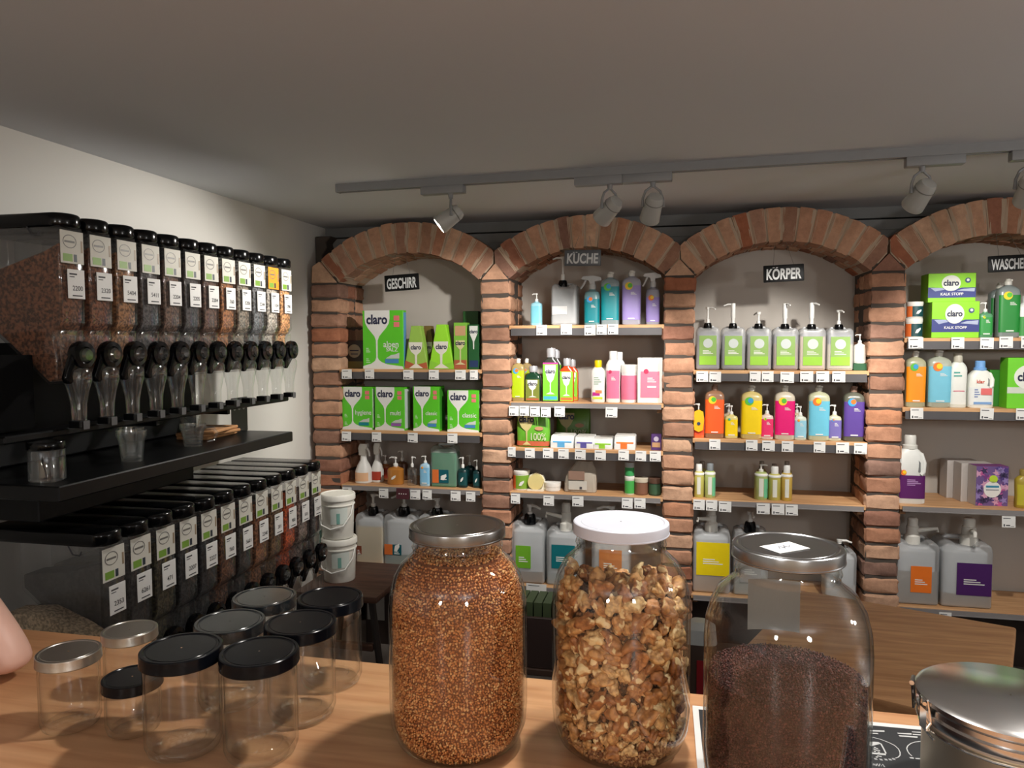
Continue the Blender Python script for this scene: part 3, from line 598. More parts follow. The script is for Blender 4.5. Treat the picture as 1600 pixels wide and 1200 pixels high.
def claro_bottle(label, xl, xr, yt, body, lcol, foot, capc=(190, 190, 195), yf=3.53, lt=.62, dark=False, top=None):
    x, w, z, h = place('b2s2', xl, xr, yt, yf, 0); hx = w/2; hy = hx*.6
    t = thing('rinse_bottle', label, 'bottle', (x, yf+hy, z))
    sec = [(0, hx*.95, hy*.95, 6), (.003, hx, hy, 6), (h*.66, hx, hy, 6), (h*.74, hx*.9, hy*.9, 4), (h*.8, hx*.5, hy*.7, 3), (h*.85, hx*.42, hx*.42, 2)]
    P(t, 'bottle_body', loft(sec, 40), C8(*body, rough=.2))
    lw, lh = w*.9, h*(lt-.02)
    P(t, 'front_label', boxm(-lw/2, lw/2, -hy-.001, -hy+.0002, h*.02, h*lt), C8(*lcol), 0)
    g = [(-lw*.36, lh), (-lw*.36, lh*.85), (-lw*.2, lh*.6), (-lw*.04, lh*.52), (-lw*.03, lh*.26), (-lw*.3, lh*.2), (lw*.3, lh*.2), (lw*.03, lh*.26), (lw*.04, lh*.52), (lw*.2, lh*.6), (lw*.36, lh*.85), (lw*.36, lh)]
    P(t, 'goblet_print', prism([(a, b+h*.005) for a, b in g], -hy-.0016, -hy-.001), C8(232, 230, 222), 0)
    P(t, 'lettering', text('claro', lw*0.375, .035, sx=.85), NAVY, 0, loc=(0, -hy-.0022, lh*.83))
    P(t, 'label_foot', boxm(-lw*.45, lw*.45, -hy-.0016, -hy-.001, lh*.06, lh*.15), C8(*foot), 0)
    if top: P(t, 'label_head', boxm(-lw/2, lw/2, -hy-.0016, -hy-.001, h*lt, h*(lt+.03)), C8(*top), 0)
    P(t, 'cap', lathe([(hx*.55, h*.83), (hx*.58, h*.95), (hx*.5, h)], 24), C8(*capc, rough=.25, metal=.4)); return t
claro_bottle('short dark claro bottle with brown-green label, second KÜCHE shelf', 820, 844, 572, (24, 60, 40), (120, 130, 50), (170, 90, 60))
claro_bottle('tallest bright green claro bottle on the second KÜCHE shelf', 847, 873, 544, (60, 62, 56), (120, 214, 50), (70, 170, 200), top=(214, 60, 150), lt=.7)
claro_bottle('tall claro bottle half hidden behind the tallest green one', 858, 878, 546, (60, 56, 56), (110, 190, 50), (200, 60, 150), yf=3.62, lt=.7)
claro_bottle('orange-red claro bottle with green label and grey cap, second KÜCHE shelf', 874, 896, 560, (214, 70, 30), (130, 200, 50), (230, 110, 60), lt=.7)
claro_bottle('orange-red claro bottle behind the first orange-red one', 884, 903, 562, (214, 80, 40), (130, 200, 50), (230, 110, 60), yf=3.60, lt=.7)
def flask(label, xl, xr, yt, key, body, capc, yf=3.53, lcol=(228, 130, 165), lab=(.08, .62), capw=.5, name='cleaner_bottle', extra=None, sh=.74, rnd=3):
    x, w, z, h = place(key, xl, xr, yt, yf, 0); hx = w/2; hy = hx*.65
    t = thing(name, label, 'bottle', (x, yf+hy, z))
    sec = [(0, hx*.9, hy*.9, rnd), (.004, hx*.97, hy, rnd), (h*.3, hx*.93, hy, rnd), (h*(sh-.06), hx, hy, rnd), (h*sh, hx*.96, hy*.95, rnd), (h*(sh+.06), hx*.75, hy*.8, 2.5), (h*(sh+.11), hx*capw*.85, hx*capw*.85, 2)]
    P(t, 'bottle_body', loft(sec), C8(*body, rough=.35)); P(t, 'front_label', wrap(sec, h*lab[0], h*lab[1], 212, 328), C8(*lcol))
    P(t, 'cap', lathe([(hx*capw, h*(sh+.09)), (hx*capw*1.02, h*.98), (hx*capw*.9, h)], 24), C8(*capc, rough=.35))
    if extra: extra(t, hx, hy, h)
    return t
def ex_yel(t, hx, hy, h):
    P(t, 'orange_print', boxm(-hx*.3, hx*.6, -hy-.0022, -hy-.001, h*.22, h*.29), C8(240, 140, 90), 0); P(t, 'purple_print', boxm(-hx*.7, hx*.3, -hy-.0018, -hy-.001, h*.16, h*.24), C8(190, 40, 140), 0)
    P(t, 'lime_print', boxm(-hx*.7, hx*.7, -hy-.0018, -hy-.001, h*.08, h*.13), C8(200, 220, 60), 0); textlines(t, -hx*.5, h*.6, hx, h*.2, -hy-.001, C8(160, 180, 160), 4)
flask('white bottle with bright yellow cap, alone in the middle of second KÜCHE shelf', 922.6, 945, 563, 'b2s2', (238, 238, 232), (245, 215, 0), lcol=(240, 240, 236), lab=(.06, .68), extra=ex_yel)
def ex_pk(t, hx, hy, h):
    P(t, 'round_logo', disc(-hx*.35, h*.6, hx*.22, -hy-.003, -hy-.001), C8(200, 50, 90), 0); textlines(t, -hx*.2, h*.5, hx*.6, h*.08, -hy-.0012, WHITEP, 3)
flask('tall white bleach bottle with pink label, second KÜCHE shelf', 946, 969, 548.6, 'b2s2', (238, 238, 236), (240, 240, 238), lcol=(226, 120, 155), extra=ex_pk, capw=.55)
flask('tall white bottle hidden behind the pink-labelled bleach bottle', 956, 977, 550, 'b2s2', (232, 232, 230), (236, 236, 234), lcol=(226, 120, 155), yf=3.61, capw=.55)
def tubm(label, key, xl, xr, yt, body, lcol, lidc=(236, 234, 228), lidh=.17, yf=3.53, lab=(.08, .8), name='tub', cat='tub', z0=0., leaf=False, half=None):
    x, w, z, h = place(key, xl, xr, yt, yf, 0); h -= z0; hx = w/2
    t = thing(name, label, cat, (x, yf+hx, z+z0))
    r = hx*.95; P(t, 'tub_body', lathe([(r*.96, 0), (r, .003), (r, h*(1-lidh))], 32), C8(*body, rough=.4))
    sc = [(0, r, r, 2), (h, r, r, 2)]
    P(t, 'front_label', wrap(sc, h*lab[0], h*lab[1]*(1-lidh)*1.15, 190, 350, .0008), C8(*lcol))
    if half: P(t, 'label_left_panel', wrap(sc, h*lab[0], h*lab[1]*(1-lidh)*1.15, 190, 240, .0014), C8(*half))
    if leaf: P(t, 'leaf_mark', prism([(-hx*.1, h*.25), (hx*.2, h*.25), (hx*.5, h*.42), (hx*.5, h*.52), (hx*.05, h*.42)], -r-.003, -r-.0012), WHITEP, 0)
    P(t, 'lid', lathe([(hx*.98, h*(1-lidh)), (hx, h*(1-lidh*.8)), (hx, h*.98), (hx*.93, h)], 32), C8(*lidc, rough=.4)); return t
tubm('white powder tub with pink label beside the tall bleach bottles', 'b2s2', 969, 995, 570, (236, 236, 234), (226, 120, 150), lidh=.22)
def d_pink(t, w, h):
    P(t, 'front_label', boxm(-w*.38, w*.38, -.001, 0, h*.12, h*.7), C8(226, 125, 150), 0); P(t, 'round_logo', disc(-w*.15, h*.7, w*.1, -.002, -.001), C8(200, 50, 90), 0)
    textlines(t, -w*.1, h*.56, w*.35, h*.12, -.001, WHITEP, 3); P(t, 'brand_bar', boxm(-w*.1, w*.25, -.002, -.001, h*.34, h*.38), WHITEP, 0)
simple_box('powder_box', 'tall white box with pink label at the right end of second KÜCHE shelf', 'box', 'b2s2', 996, 1035, 559, (226, 226, 220), .06, 3.53, d_pink)
# bay 2 shelf 3 : bag, sachets
def bag(label, xl, xr, yt, yf, col, key='b2s3', word=None, dim=1.):
    x, w, z, h = place(key, xl, xr, yt, yf, 0); hx = w/2
    t = thing('powder_bag', label, 'bag', (x, yf+.035, z))
    sec = [(0, hx*.93, .03, 4), (.006, hx*.98, .034, 4), (h*.5, hx, .036, 3), (h*.85, hx*.98, .02, 3), (h*.97, hx*.95, .006, 3), (h, hx*.95, .003, 4)]
    v, f = loft(sec, 40); rs = random.Random(xl); v = [(a+rs.uniform(-.001, .001), b+rs.uniform(-.0015, .0015), c) for a, b, c in v]
    P(t, 'bag_body', (v, f), C8(*col, rough=.35))
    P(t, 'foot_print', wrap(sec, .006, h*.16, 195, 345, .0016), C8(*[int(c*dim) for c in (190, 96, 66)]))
    y = -.0385; g = [(-hx*.9, h*.84), (-hx*.85, h*.7), (-hx*.65, h*.52), (-hx*.4, h*.42), (-hx*.37, h*.14), (-hx*.6, h*.06), (-hx*.1, h*.06), (-hx*.32, h*.14), (-hx*.3, h*.42), (-hx*.1, h*.52), (hx*.08, h*.7), (hx*.1, h*.84)]
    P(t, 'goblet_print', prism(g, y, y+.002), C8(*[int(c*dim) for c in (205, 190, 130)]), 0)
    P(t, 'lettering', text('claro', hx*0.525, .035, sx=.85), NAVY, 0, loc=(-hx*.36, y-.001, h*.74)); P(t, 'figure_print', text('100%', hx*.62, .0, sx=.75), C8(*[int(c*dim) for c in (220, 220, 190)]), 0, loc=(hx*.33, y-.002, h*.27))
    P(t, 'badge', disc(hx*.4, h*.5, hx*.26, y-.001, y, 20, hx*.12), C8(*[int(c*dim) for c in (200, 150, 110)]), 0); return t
bag('green claro bag reading 100% at the left of the third KÜCHE shelf', 806, 858, 640, 3.53, (104, 176, 50))
bag('claro bag reading 100% standing deep in the shade of the third KÜCHE shelf', 868, 922, 636, 3.70, (70, 110, 36), dim=.7)  # shelf shade painted in: darker bag colour, dimmed prints
for (a, b, y, c, n) in ((860, 896, 682, (90, 165, 215), 'blue'), (898, 928, 684, (90, 84, 160), 'indigo'), (927, 957, 687, (140, 200, 50), 'green'), (960, 993, 683, (235, 120, 50), 'orange')):
    x, w, z, h = place('b2s3', a, b, y, 3.52, 0); t = thing('sachet_pack', 'low white sachet tray with %s print, third KÜCHE shelf' % n, 'pack', (x, 3.52, z))
    P(t, 'tray', bev(prism_x([(0, 0), (.10, 0), (.12, h), (.03, h*1.0), (.0, h*.5)], -w/2, w/2), .001, 1), C8(222, 224, 224))
    P(t, 'top_flap', bev(boxm(-w*.46, w*.46, .028, .13, h, h+.004), .001, 1), WHITEP)
    P(t, 'colour_patch', boxm(-w*.2, w*.12, -.001, .0, h*.08, h*.5), C8(*c), 0); P(t, 'colour_wave', prism_x([(-.0005, h*.48), (.004, h*.56), (.004, h*.6), (-.001, h*.52)], -w*.4, w*.42), C8(*c), 0)
def d_pur(t, w, h): P(t, 'round_print', disc(0, h*.72, w*.25, -.001, 0), C8(190, 180, 200), 0); P(t, 'lower_print', boxm(-w*.4, w*.4, -.001, 0, h*.2, h*.5), C8(190, 150, 110), 0)
simple_box('powder_box', 'small purple box at the right end of the third KÜCHE shelf', 'box', 'b2s3', 1018, 1034, 679, (80, 50, 110), .04, 3.53, d_pur)
# bay 2 shelf 4
tubm('white lidded tub with orange and green leaf label, fourth KÜCHE shelf', 'b2s4', 798, 825, 736, (228, 226, 218), (120, 160, 50), leaf=True, half=(214, 100, 40))
x, w, z, h = place('b2s4', 823, 849, 740, 3.53, 0)
t = thing('soap_round', 'pale round soap disc in an upright cream carton, fourth KÜCHE shelf', 'soap', (x, 3.53, z))
P(t, 'soap_disc', disc(0, h*.5, w*.46, .002, .03, 28), C8(222, 206, 140)); P(t, 'carton', join(prism([(-w/2, 0), (w/2, 0), (w/2, h*.6), (w*.4, h*.85), (0, h), (-w*.4, h*.85), (-w/2, h*.6)], .03, .05), boxm(-w/2, w/2, 0, .03, 0, .008)), C8(224, 218, 200), 0)
tubm('flat white tub with black and orange lid print, fourth KÜCHE shelf', 'b2s4', 848, 874.5, 755, (228, 226, 220), (222, 220, 214), lidh=.5)
x, w, z, h = place('b2s4', 881, 931, 722, 3.53, 0)
t = thing('paper_bag', 'crumpled pale grey paper bag on the fourth KÜCHE shelf', 'bag', (x, 3.57, z)); hx = w/2
sec = [(0, hx*.95, .03, 5), (.004, hx, .033, 5), (h*.3, hx, .035, 4), (h*.55, hx*.95, .03, 3.4), (h*.75, hx*.8, .02, 3), (h*.9, hx*.6, .014, 3), (h, hx*.5, .01, 3)]
v, f = loft(sec, 36); v = [(a+.25*hx*(c/h)**2+random.uniform(-.002, .002), b+random.uniform(-.003, .003), c) for a, b, c in v]; P(t, 'bag_body', (v, f), C8(176, 166, 152, rough=.8), 20)
P(t, 'front_label', boxm(-hx*.7, hx*.45, -.039, -.036, h*.1, h*.38), C8(206, 202, 192), 0); P(t, 'photo_print', boxm(-hx*.7, hx*.3, -.039, -.034, h*.42, h*.7), C8(150, 120, 104), 0); P(t, 'black_mark', boxm(0, hx*.15, -.0405, -.039, h*.12, h*.2), INK, 0)
x, w, z, h = place('b2s4', 881, 890, 737, 3.53, 0)
t = tubm('small green claro tub at the bottom of a stack of two, fourth KÜCHE shelf', 'b2s4', 976, 992, 745, (200, 206, 190), (70, 170, 80))
zz = on(984, 745, 1, 3.54).z-SH['b2s4']
tubm('small green claro bottle standing on top of the lower claro tub', 'b2s4', 976.5, 991.5, 723, (190, 200, 190), (60, 160, 90), lidc=(180, 184, 184), z0=zz, lidh=.3)
tubm('brown jar with cream lid next to the two stacked claro tubs', 'b2s4', 991, 1014, 748, (120, 84, 66), (128, 88, 68), lidc=(206, 196, 176), lidh=.25)
tubm('dark green jar with brown lid nearest the right pillar, fourth KÜCHE shelf', 'b2s4', 1014, 1034, 748, (40, 66, 50), (60, 92, 66), lidc=(96, 70, 58), lidh=.3)
canister('canister with round lime label and thin pump, left on lowest KÜCHE shelf', 'b2s5', 797, 850, 817, 787, (140, 120, 100), .18, (110, 175, 40), spout=1, lab=(.25, .62), lx=(-.7, .2), yaw=-.5)
canister('canister with thick white pump and teal label, lowest KÜCHE shelf', 'b2s5', 853, 910, 827, 784.5, (150, 160, 160), .2, (0, 110, 120), spout=-1, lab=(.3, .72), lx=(-.7, .6), bigp=True)
canister('canister hidden behind the walnut jar with only its spout showing, lowest KÜCHE shelf', 'b2s5', 925, 985, 822, 790, (190, 190, 180), .3, (200, 120, 60), spout=-1)
# ---- bay 3
six = [(1087, 1124, 480, (92, 88, 96), 'dark grey', 1), (1126.5, 1164, 474, (70, 68, 76), 'blackish', -1), (1166, 1205, 487.6, (128, 108, 96), 'taupe', -1), (1207, 1247, 474, (148, 106, 72), 'brown', 1), (1248, 1290, 473, (222, 190, 160), 'cream', 1), (1291, 1333, 484.5, (206, 190, 160), 'pale beige', 1)]
for i, (a, b, pt, c, n, s) in enumerate(six):
    t = canister('canister with %s soap and green label, %s from the left, topmost KÖRPER shelf' % (n, ['first', 'second', 'third', 'fourth', 'fifth', 'sixth'][i]), 'b3s1', a, b, 511+i*.4, pt, c, .62 if i != 4 else .8, (142, 178, 96), spout=s, lab=(.12, .8), lx=(-.72, .72), circ=True, depth=.09, inner=(150, 150, 160), yaw=[-.7, 0, -1.2, -1.2, -1.0, -1.3][i], thick=i in (1, 3, 4))
simple_box('soap_box', 'flat green soap box under the small white pump bottle', 'box', 'b3s1', 1333, 1359, 568, (30, 84, 50), .05, 3.53)
x, w, z, h = place('b3s1', 1333, 1353, 525, 3.535, 0)
t = pumpb('small white pump bottle standing on a flat green soap box', 'b3s1', 1334, 1353, 525, (226, 226, 220), (226, 226, 220), yf=3.54, bh=.66, rnd=2.4, nologo=True, spout=-1)
t.location.z += .0315; t.scale.z = .85
trip = [(1101.6, 1132, 600, (238, 96, 36), 'orange', (150, 110, 84), 0), (1157.6, 1191, 602, (250, 214, 0), 'yellow', (206, 186, 120), 1), (1210, 1242, 602, (232, 16, 118), 'magenta', (206, 196, 176), 0), (1262.6, 1296, 602, (110, 196, 222), 'light blue', (190, 192, 160), 3), (1317, 1350, 603, (92, 66, 150), 'violet', (96, 96, 84), 2)]
for a, b, y, c, n, bd, lg in trip: litre('tall one-litre bottle with %s label, second KÖRPER shelf' % n, 'b3s2', a, b, y, c, bd, lg=lg, cap=CREAM if n not in ('violet', 'orange') else C8(150, 120, 104))
for a, b, y, c, n, bd, lg, yf in [(1133.6, 1154, 634, (248, 212, 0), 'yellow', (214, 200, 130), 1, 3.53), (1190, 1210, 632, (238, 50, 110), 'pink', (222, 200, 190), 0, 3.53), (1243, 1262, 635, (150, 206, 226), 'pale blue', (206, 214, 200), 3, 3.53), (1296, 1317, 633, (120, 110, 180), 'lavender', (196, 196, 170), 2, 3.53)]:
    pumpb('small hand soap pump bottle with %s label, second KÖRPER shelf' % n, 'b3s2', a, b, y, c, bd, lg=lg, yf=yf, bh=.70)
for a, b, y, c, n in [(1131, 1149, 631, (232, 200, 60), 'yellow'), (1238, 1256, 631, (180, 206, 216), 'pale blue')]:
    pumpb('small pump bottle half hidden behind the front small %s one, second KÖRPER shelf' % n, 'b3s2', a, b, y, c, (220, 200, 170), yf=3.61, bh=.70, nologo=True)
t = pumpb('small orange pump bottle with yellow hang tag, left end of second KÖRPER shelf', 'b3s2', 1083, 1101.6, 631, (236, 84, 50), (236, 110, 60), bh=.68, nologo=True)
q = on(1092, 655, 1, 3.52)-t.location; P(t, 'hang_tag', bev(prism([(-.02, -.045), (.0, -.055), (.02, -.045), (.024, 0), (.02, .04), (0, .05), (-.02, .04), (-.024, 0)], q.y-.002, q.y), .0005, 1), C8(246, 180, 20), loc=(0, 0, q.z-.005)); P(t, 'tag_dot', disc(0, 0, .008, q.y-.004, q.y-.002), C8(40, 60, 90), 0, loc=(0, 0, q.z-.02))
for a, b, y, hd, gr, n in [(1086, 1102, 726, 0, 0, 'white capped olive bottle at the left end of the third KÖRPER shelf'), (1103, 1120, 725, 1, 1, 'olive and mint bottle with grey flip head, second on the third KÖRPER shelf'), (1182, 1203, 727, 2, 1, 'olive and mint pump bottle, tallest in the middle group on third KÖRPER shelf'), (1204, 1224, 730, 0, 0, 'white capped olive bottle in the middle of the third KÖRPER shelf trio'), (1224, 1242, 728, 0, 2, 'white capped golden olive bottle, right of the third KÖRPER shelf trio')]:
    x, w, z, h = place('b3s3', a, b, y, 3.53, 0); hx = w/2; t = thing('shampoo_bottle', n, 'bottle', (x, 3.53+hx, z))
    sec = [(0, hx*.93, hx*.93, 2.2), (.003, hx, hx, 2.2), (h*.72, hx, hx, 2.2), (h*.77, hx*.8, hx*.8, 2), (h*.79, hx*.5, hx*.5, 2)]
    P(t, 'bottle_body', loft(sec), C8(*[(190, 184, 96), (176, 190, 120), (196, 166, 80)][gr], rough=.35)); P(t, 'white_strip', wrap(sec, h*.1, h*.62, 250, 285, .0012), C8(226, 228, 216))
    P(t, 'shoulder_band', wrap(sec, h*.68, h*.75, 180, 360, .001), WHITEP)
    if gr == 1: P(t, 'leaf_pattern', wrap(sec, h*.06, h*.6, 290, 345, .001), C8(110, 196, 150))
    if hd == 2: disp(t, hx*1.2, hx, h*.78, h, WHITEP, 1)
    else: P(t, 'cap', lathe([(hx*.62, h*.78), (hx*.6, h*.97), (hx*.5, h)], 24), WHITEP if hd == 0 else C8(130, 136, 140))
for a, b, y, n in [(1092, 1106, 722, 'left'), (1186, 1200, 722, 'middle left'), (1206, 1220, 726, 'middle'), (1226, 1240, 722, 'middle right')]:
    x, w, z, h = place('b3s3', a, b, y, 3.62, 0); hx = w/2*1.1; t = thing('shampoo_bottle', '%s bottle of the back row, third KÖRPER shelf, only its cap showing' % n, 'bottle', (x, 3.64, z))
    P(t, 'bottle_body', lathe([(hx, 0), (hx, h*.72), (hx*.5, h*.8)], 24), C8(170, 160, 90)); P(t, 'cap', lathe([(hx*.55, h*.79), (hx*.5, h)], 20), C8(140, 130, 120))
canister('canister with large yellow label and thick pump, lowest KÖRPER shelf', 'b3s4', 1085, 1145, 828, 794, (176, 136, 90), .3, (238, 212, 0), spout=-1, lab=(.28, .8), lx=(-.8, .95), bigp=True, yaw=.7)
canister('canister with thin pump half hidden behind the dark-red grain jar', 'b3s4', 1150, 1205, 830, 799, (200, 200, 190), .3, (180, 180, 180), spout=1, yaw=-1.4)
canister('plain white canister against the right pillar, lowest KÖRPER shelf', 'b3s4', 1296, 1346, 862, 843, (196, 192, 186), .3, None, spout=1, yf=3.54)
# ---- bay 4
z1 = on(1428, 497, 1, 3.56).z-SH['b4s1']
tubm('white tub with orange and teal leaf label, lower one of the stack on WASCHEN shelf', 'b4s1', 1415, 1443, 497, (226, 226, 220), (20, 70, 74), leaf=True, half=(220, 110, 50), lidh=.22)
tubm('white tub with orange and teal label standing on the lower tub', 'b4s1', 1416.5, 1443, 471, (226, 226, 220), (20, 70, 74), leaf=True, half=(220, 110, 50), lidh=.22, z0=z1)
def kalk(label, xl, xr, yt, z0, yf, rz=0.):
    x, w, z, h = place('b4s1', xl, xr, yt, yf, 0, True); h -= z0
    t = thing('descaler_box', label, 'box', (x, yf, z+z0), rz)
    P(t, 'carton', rbox(-w/2, w/2, 0, .10, 0, h, .0015, 1), C8(140, 212, 30)); P(t, 'blue_band', prism([(-w/2, h*.16), (w/2, h*.16), (w/2, h*.5), (w*.2, h*.5), (0, h*.42), (-w*.2, h*.5), (-w/2, h*.52)], -.0008, 0), C8(52, 62, 130), 0)
    P(t, 'wave_print', prism([(w*.1, h*.4), (w*.47, h*.36), (w*.48, h*.48), (w*.25, h*.46)], -.0012, -.0008), C8(170, 180, 205), 0); P(t, 'wave_print', prism([(-w*.45, h*.5), (-w*.35, h*.38), (-w*.15, h*.44), (-w*.2, h*.5)], -.0012, -.0008), C8(160, 170, 200), 0)
    P(t, 'round_print', disc(-w*.02, h*.66, w*.2, -.002, -.0008, 28, h*.27), C8(228, 232, 222), 0); P(t, 'lettering', text('claro', w*0.188, .035, sx=.85), NAVY, 0, loc=(-w*.02, -.0026, h*.66))
    P(t, 'product_word', text('KALK STOPP', w*.085, .02), WHITEP, 0, loc=(0, -.0014, h*.28)); P(t, 'badge', disc(w*.33, h*.75, w*.06, -.002, -.0008), C8(60, 80, 120), 0)
    P(t, 'badge_centre', disc(w*.33, h*.76, w*.03, -.003, -.002), WHITEP, 0)
    return t
z2 = on(1490, 472, 1, 3.52).z-SH['b4s1']
kalk('lime and blue claro descaler box at the bottom of the stack, topmost WASCHEN shelf', 1453, 1527, 471, 0, 3.52)
kalk('lime and blue claro descaler box on top of the stack', 1446, 1520, 427, z2, 3.535)
kalk('claro descaler box behind the lower front one', 1446, 1516, 470, 0, 3.63)
pumpb('small green pump bottle between the descaler boxes and tall green bottle', 'b4s1', 1528, 1549, 472, (50, 150, 70), (90, 150, 110), lg=0, bh=.7)
litre('tall green one-litre bottle, topmost WASCHEN shelf', 'b4s1', 1551.6, 1586, 436, (30, 130, 50), (130, 140, 140), lg=0)
litre('tall green bottle in the shade behind the front tall green one', 'b4s1', 1540, 1572, 442, (30, 110, 50), (120, 130, 130), yf=3.64, lg=0)
flask('white and green jug at the right picture edge, topmost WASCHEN shelf', 1589, 1619, 462, 'b4s1', (214, 218, 214), (200, 205, 200), lcol=(50, 140, 60), lab=(.04, .5))
litre('tall bottle with orange label against the pillar, second WASCHEN shelf', 'b4s2', 1412.6, 1444, 548, (250, 150, 20), (170, 170, 140), lg=1)
litre('tall bottle with sky blue label, second WASCHEN shelf', 'b4s2', 1446, 1483, 547, (120, 196, 220), (170, 176, 160), lg=3)
def ex_soft(t, hx, hy, h): textlines(t, -hx*.6, h*.66, hx*1.1, h*.12, -hy-.001, C8(90, 170, 160), 2); P(t, 'pink_line', boxm(-hx*.6, hx*.6, -hy-.0018, -hy-.0008, h*.30, h*.315), C8(220, 110, 130), 0)
flask('slender white softener bottle beside the sky blue label', 1484.5, 1513, 552, 'b4s2', (226, 232, 224), (190, 186, 170), lcol=(232, 234, 228), lab=(.06, .7), extra=ex_soft)
def jug(label, key, xl, xr, yt, body, capc, lcol, lab, yf=3.53, extra=None, hs=1):
    x, w, z, h = place(key, xl, xr, yt, yf, 0); hx = w/2; hy = hx*.62
    t = thing('detergent_jug', label, 'jug', (x, yf+hy, z))
    sec = [(0, hx*.94, hy*.94, 4), (.004, hx, hy, 4), (h*.55, hx, hy, 4), (h*.7, hx*.9, hy*.9, 3.4), (h*.78, hx*.6, hy*.75, 3), (h*.81, hx*.42, hx*.42, 2)]
    P(t, 'bottle_body', loft(sec, 36), C8(*body, rough=.35))
    P(t, 'handle', tube([(hx*.35, -hy*.25, h*.76), (hx*.7, -hy*.5, h*.72), (hx*.86, -hy*.7, h*.6), (hx*.8, -hy*.85, h*.47), (hx*.6, -hy*.9, h*.43)], hx*.15, 12), C8(*[min(255, c+6) for c in body], rough=.3))
    P(t, 'recess_shade', tube([(hx*.38, -hy*.72, h*.67), (hx*.52, -hy*.84, h*.60), (hx*.5, -hy*.96, h*.47)], hx*.09, 8), C8(120, 124, 124))  # grey tube paints the shade inside the handle opening
    P(t, 'front_label', wrap(sec, h*lab[0], h*lab[1], 200, 330 if lab[1] < .45 else 318, .001), C8(*lcol))
    P(t, 'cap', lathe([(hx*.46, h*.79), (hx*.5, h*.8), (hx*.5, h*.85), (hx*.4, h*.86), (hx*.4, h*.98), (hx*.34, h)], 24), C8(*capc, rough=.35))
    if extra: extra(t, hx, hy, h)
    return t
def ex_klar(t, hx, hy, h):
    P(t, 'lettering', text('klar', hx*.42, .02), C8(210, 80, 60), 0, loc=(-hx*.15, -hy-.003, h*.56)); P(t, 'red_panel', boxm(-hx*.1, hx*.75, -hy-.003, -hy-.001, h*.28, h*.42), C8(226, 110, 110), 0); P(t, 'blue_panel', boxm(-hx*.65, hx*.75, -hy-.003, -hy-.001, h*.08, h*.13), C8(120, 160, 210), 0)
    textlines(t, -hx*.6, h*.4, hx*.45, h*.2, -hy-.001, C8(110, 130, 180), 4)
jug('white klar detergent jug with light blue cap, second WASCHEN shelf', 'b4s2', 1515, 1555, 564, (234, 236, 228), (120, 170, 226), (230, 234, 232), (.06, .44), extra=ex_klar)
simple_box('detergent_box', 'green box in the shade behind the klar jug', 'box', 'b4s2', 1546, 1573, 578, (50, 130, 40), .05, 3.62)
def d_clb(t, w, h):
    P(t, 'round_print', disc(w*.1, h*.62, w*.42, -.001, 0, 28, h*.24), C8(226, 230, 220), 0); P(t, 'lettering', text('claro', w*0.375, .035, sx=.85), NAVY, 0, loc=(w*.1, -.002, h*.62))
    P(t, 'pale_band', boxm(-w/2, w/2, -.0008, 0, h*.3, h*.42), C8(206, 214, 200), 0)
simple_box('detergent_box', 'bright green claro box cut by the right picture edge, second WASCHEN shelf', 'box', 'b4s2', 1574, 1630, 559, (110, 206, 40), .08, 3.53, d_clb)
def ex_vio(t, hx, hy, h): logo(t, -hx*.55, h*.46, hx*.2, -hy-.001, 3); textlines(t, -hx*.3, h*.36, hx*.9, h*.1, -hy-.001, C8(190, 150, 200), 4)
jug('white detergent jug with purple label, third WASCHEN shelf', 'b4s3', 1405, 1452.5, 681, (226, 228, 224), (214, 214, 208), (92, 22, 100), (.08, .42), extra=ex_vio)
# flowery boxes
q0 = on(1529, 600, 1, 3.56); q1 = on(1581, 600, 1, 3.56); zt = on(1555, 729, 1, 3.56).z
w = (q1.x-q0.x)*1.02; h = zt-SH['b4s3']
for k in range(3):
    t = thing('napkin_box', ['white-sided box with a purple flower print facing the room, front of the row', 'middle flower-printed box of the row on the third WASCHEN shelf', 'rearmost flower-printed box of the row on the third WASCHEN shelf'][k], 'box', (q0.x+w/2+.0-.033*k, 3.56+.075*k, SH['b4s3']), R(6))
    P(t, 'carton', rbox(-w/2, w/2, 0, .072, 0, h, .001, 1), C8(196, 190, 186))
    if k == 0:
        P(t, 'base_print', boxm(-w/2, w/2, -.0006, 0, 0, h), C8(110, 84, 140), 0)
        cols = [(120, 60, 130), (190, 90, 150), (80, 60, 130), (214, 160, 190), (60, 50, 90), (150, 130, 190)]
        for ci, c in enumerate(cols):
            rs = random.Random(ci); pl = []
            for i in range(9):
                cx, cz, rr = rs.uniform(-w*.46, w*.46), rs.uniform(h*.04, h*.96), w*.13
                pl.append(prism([(max(-w/2, min(w/2, cx+rr*(1 if a % 2 else .45)*math.cos(a*PI/5))), max(0, min(h, cz+rr*(1 if a % 2 else .45)*math.sin(a*PI/5)))) for a in range(10)], -.0010-.0003*ci, -.0006))
            P(t, 'flower_print', join(*pl), C8(*c), 0)
        P(t, 'round_label', disc(0, h*.42, w*.27, -.004, -.001), C8(236, 236, 232), 0); P(t, 'label_line', boxm(-w*.2, w*.2, -.005, -.004, h*.47, h*.52), C8(60, 140, 170), 0); P(t, 'label_line', boxm(-w*.2, w*.2, -.005, -.004, h*.40, h*.42), C8(120, 120, 130), 0)
        P(t, 'lime_print', disc(w*.03, h*.68, w*.13, -.004, -.001), C8(190, 220, 60), 0)
        P(t, 'top_panel', boxm(-w/2, w/2, 0, .07, h, h+.0008), C8(120, 60, 120), 0)
canister('large canister with orange label and side spout, lowest WASCHEN shelf', 'b4s4', 1407, 1477, 848, 809, (140, 126, 110), .52, (240, 120, 30), spout=1, lab=(.2, .62), lx=(-.3, .65), bigp=True, px=-.05)
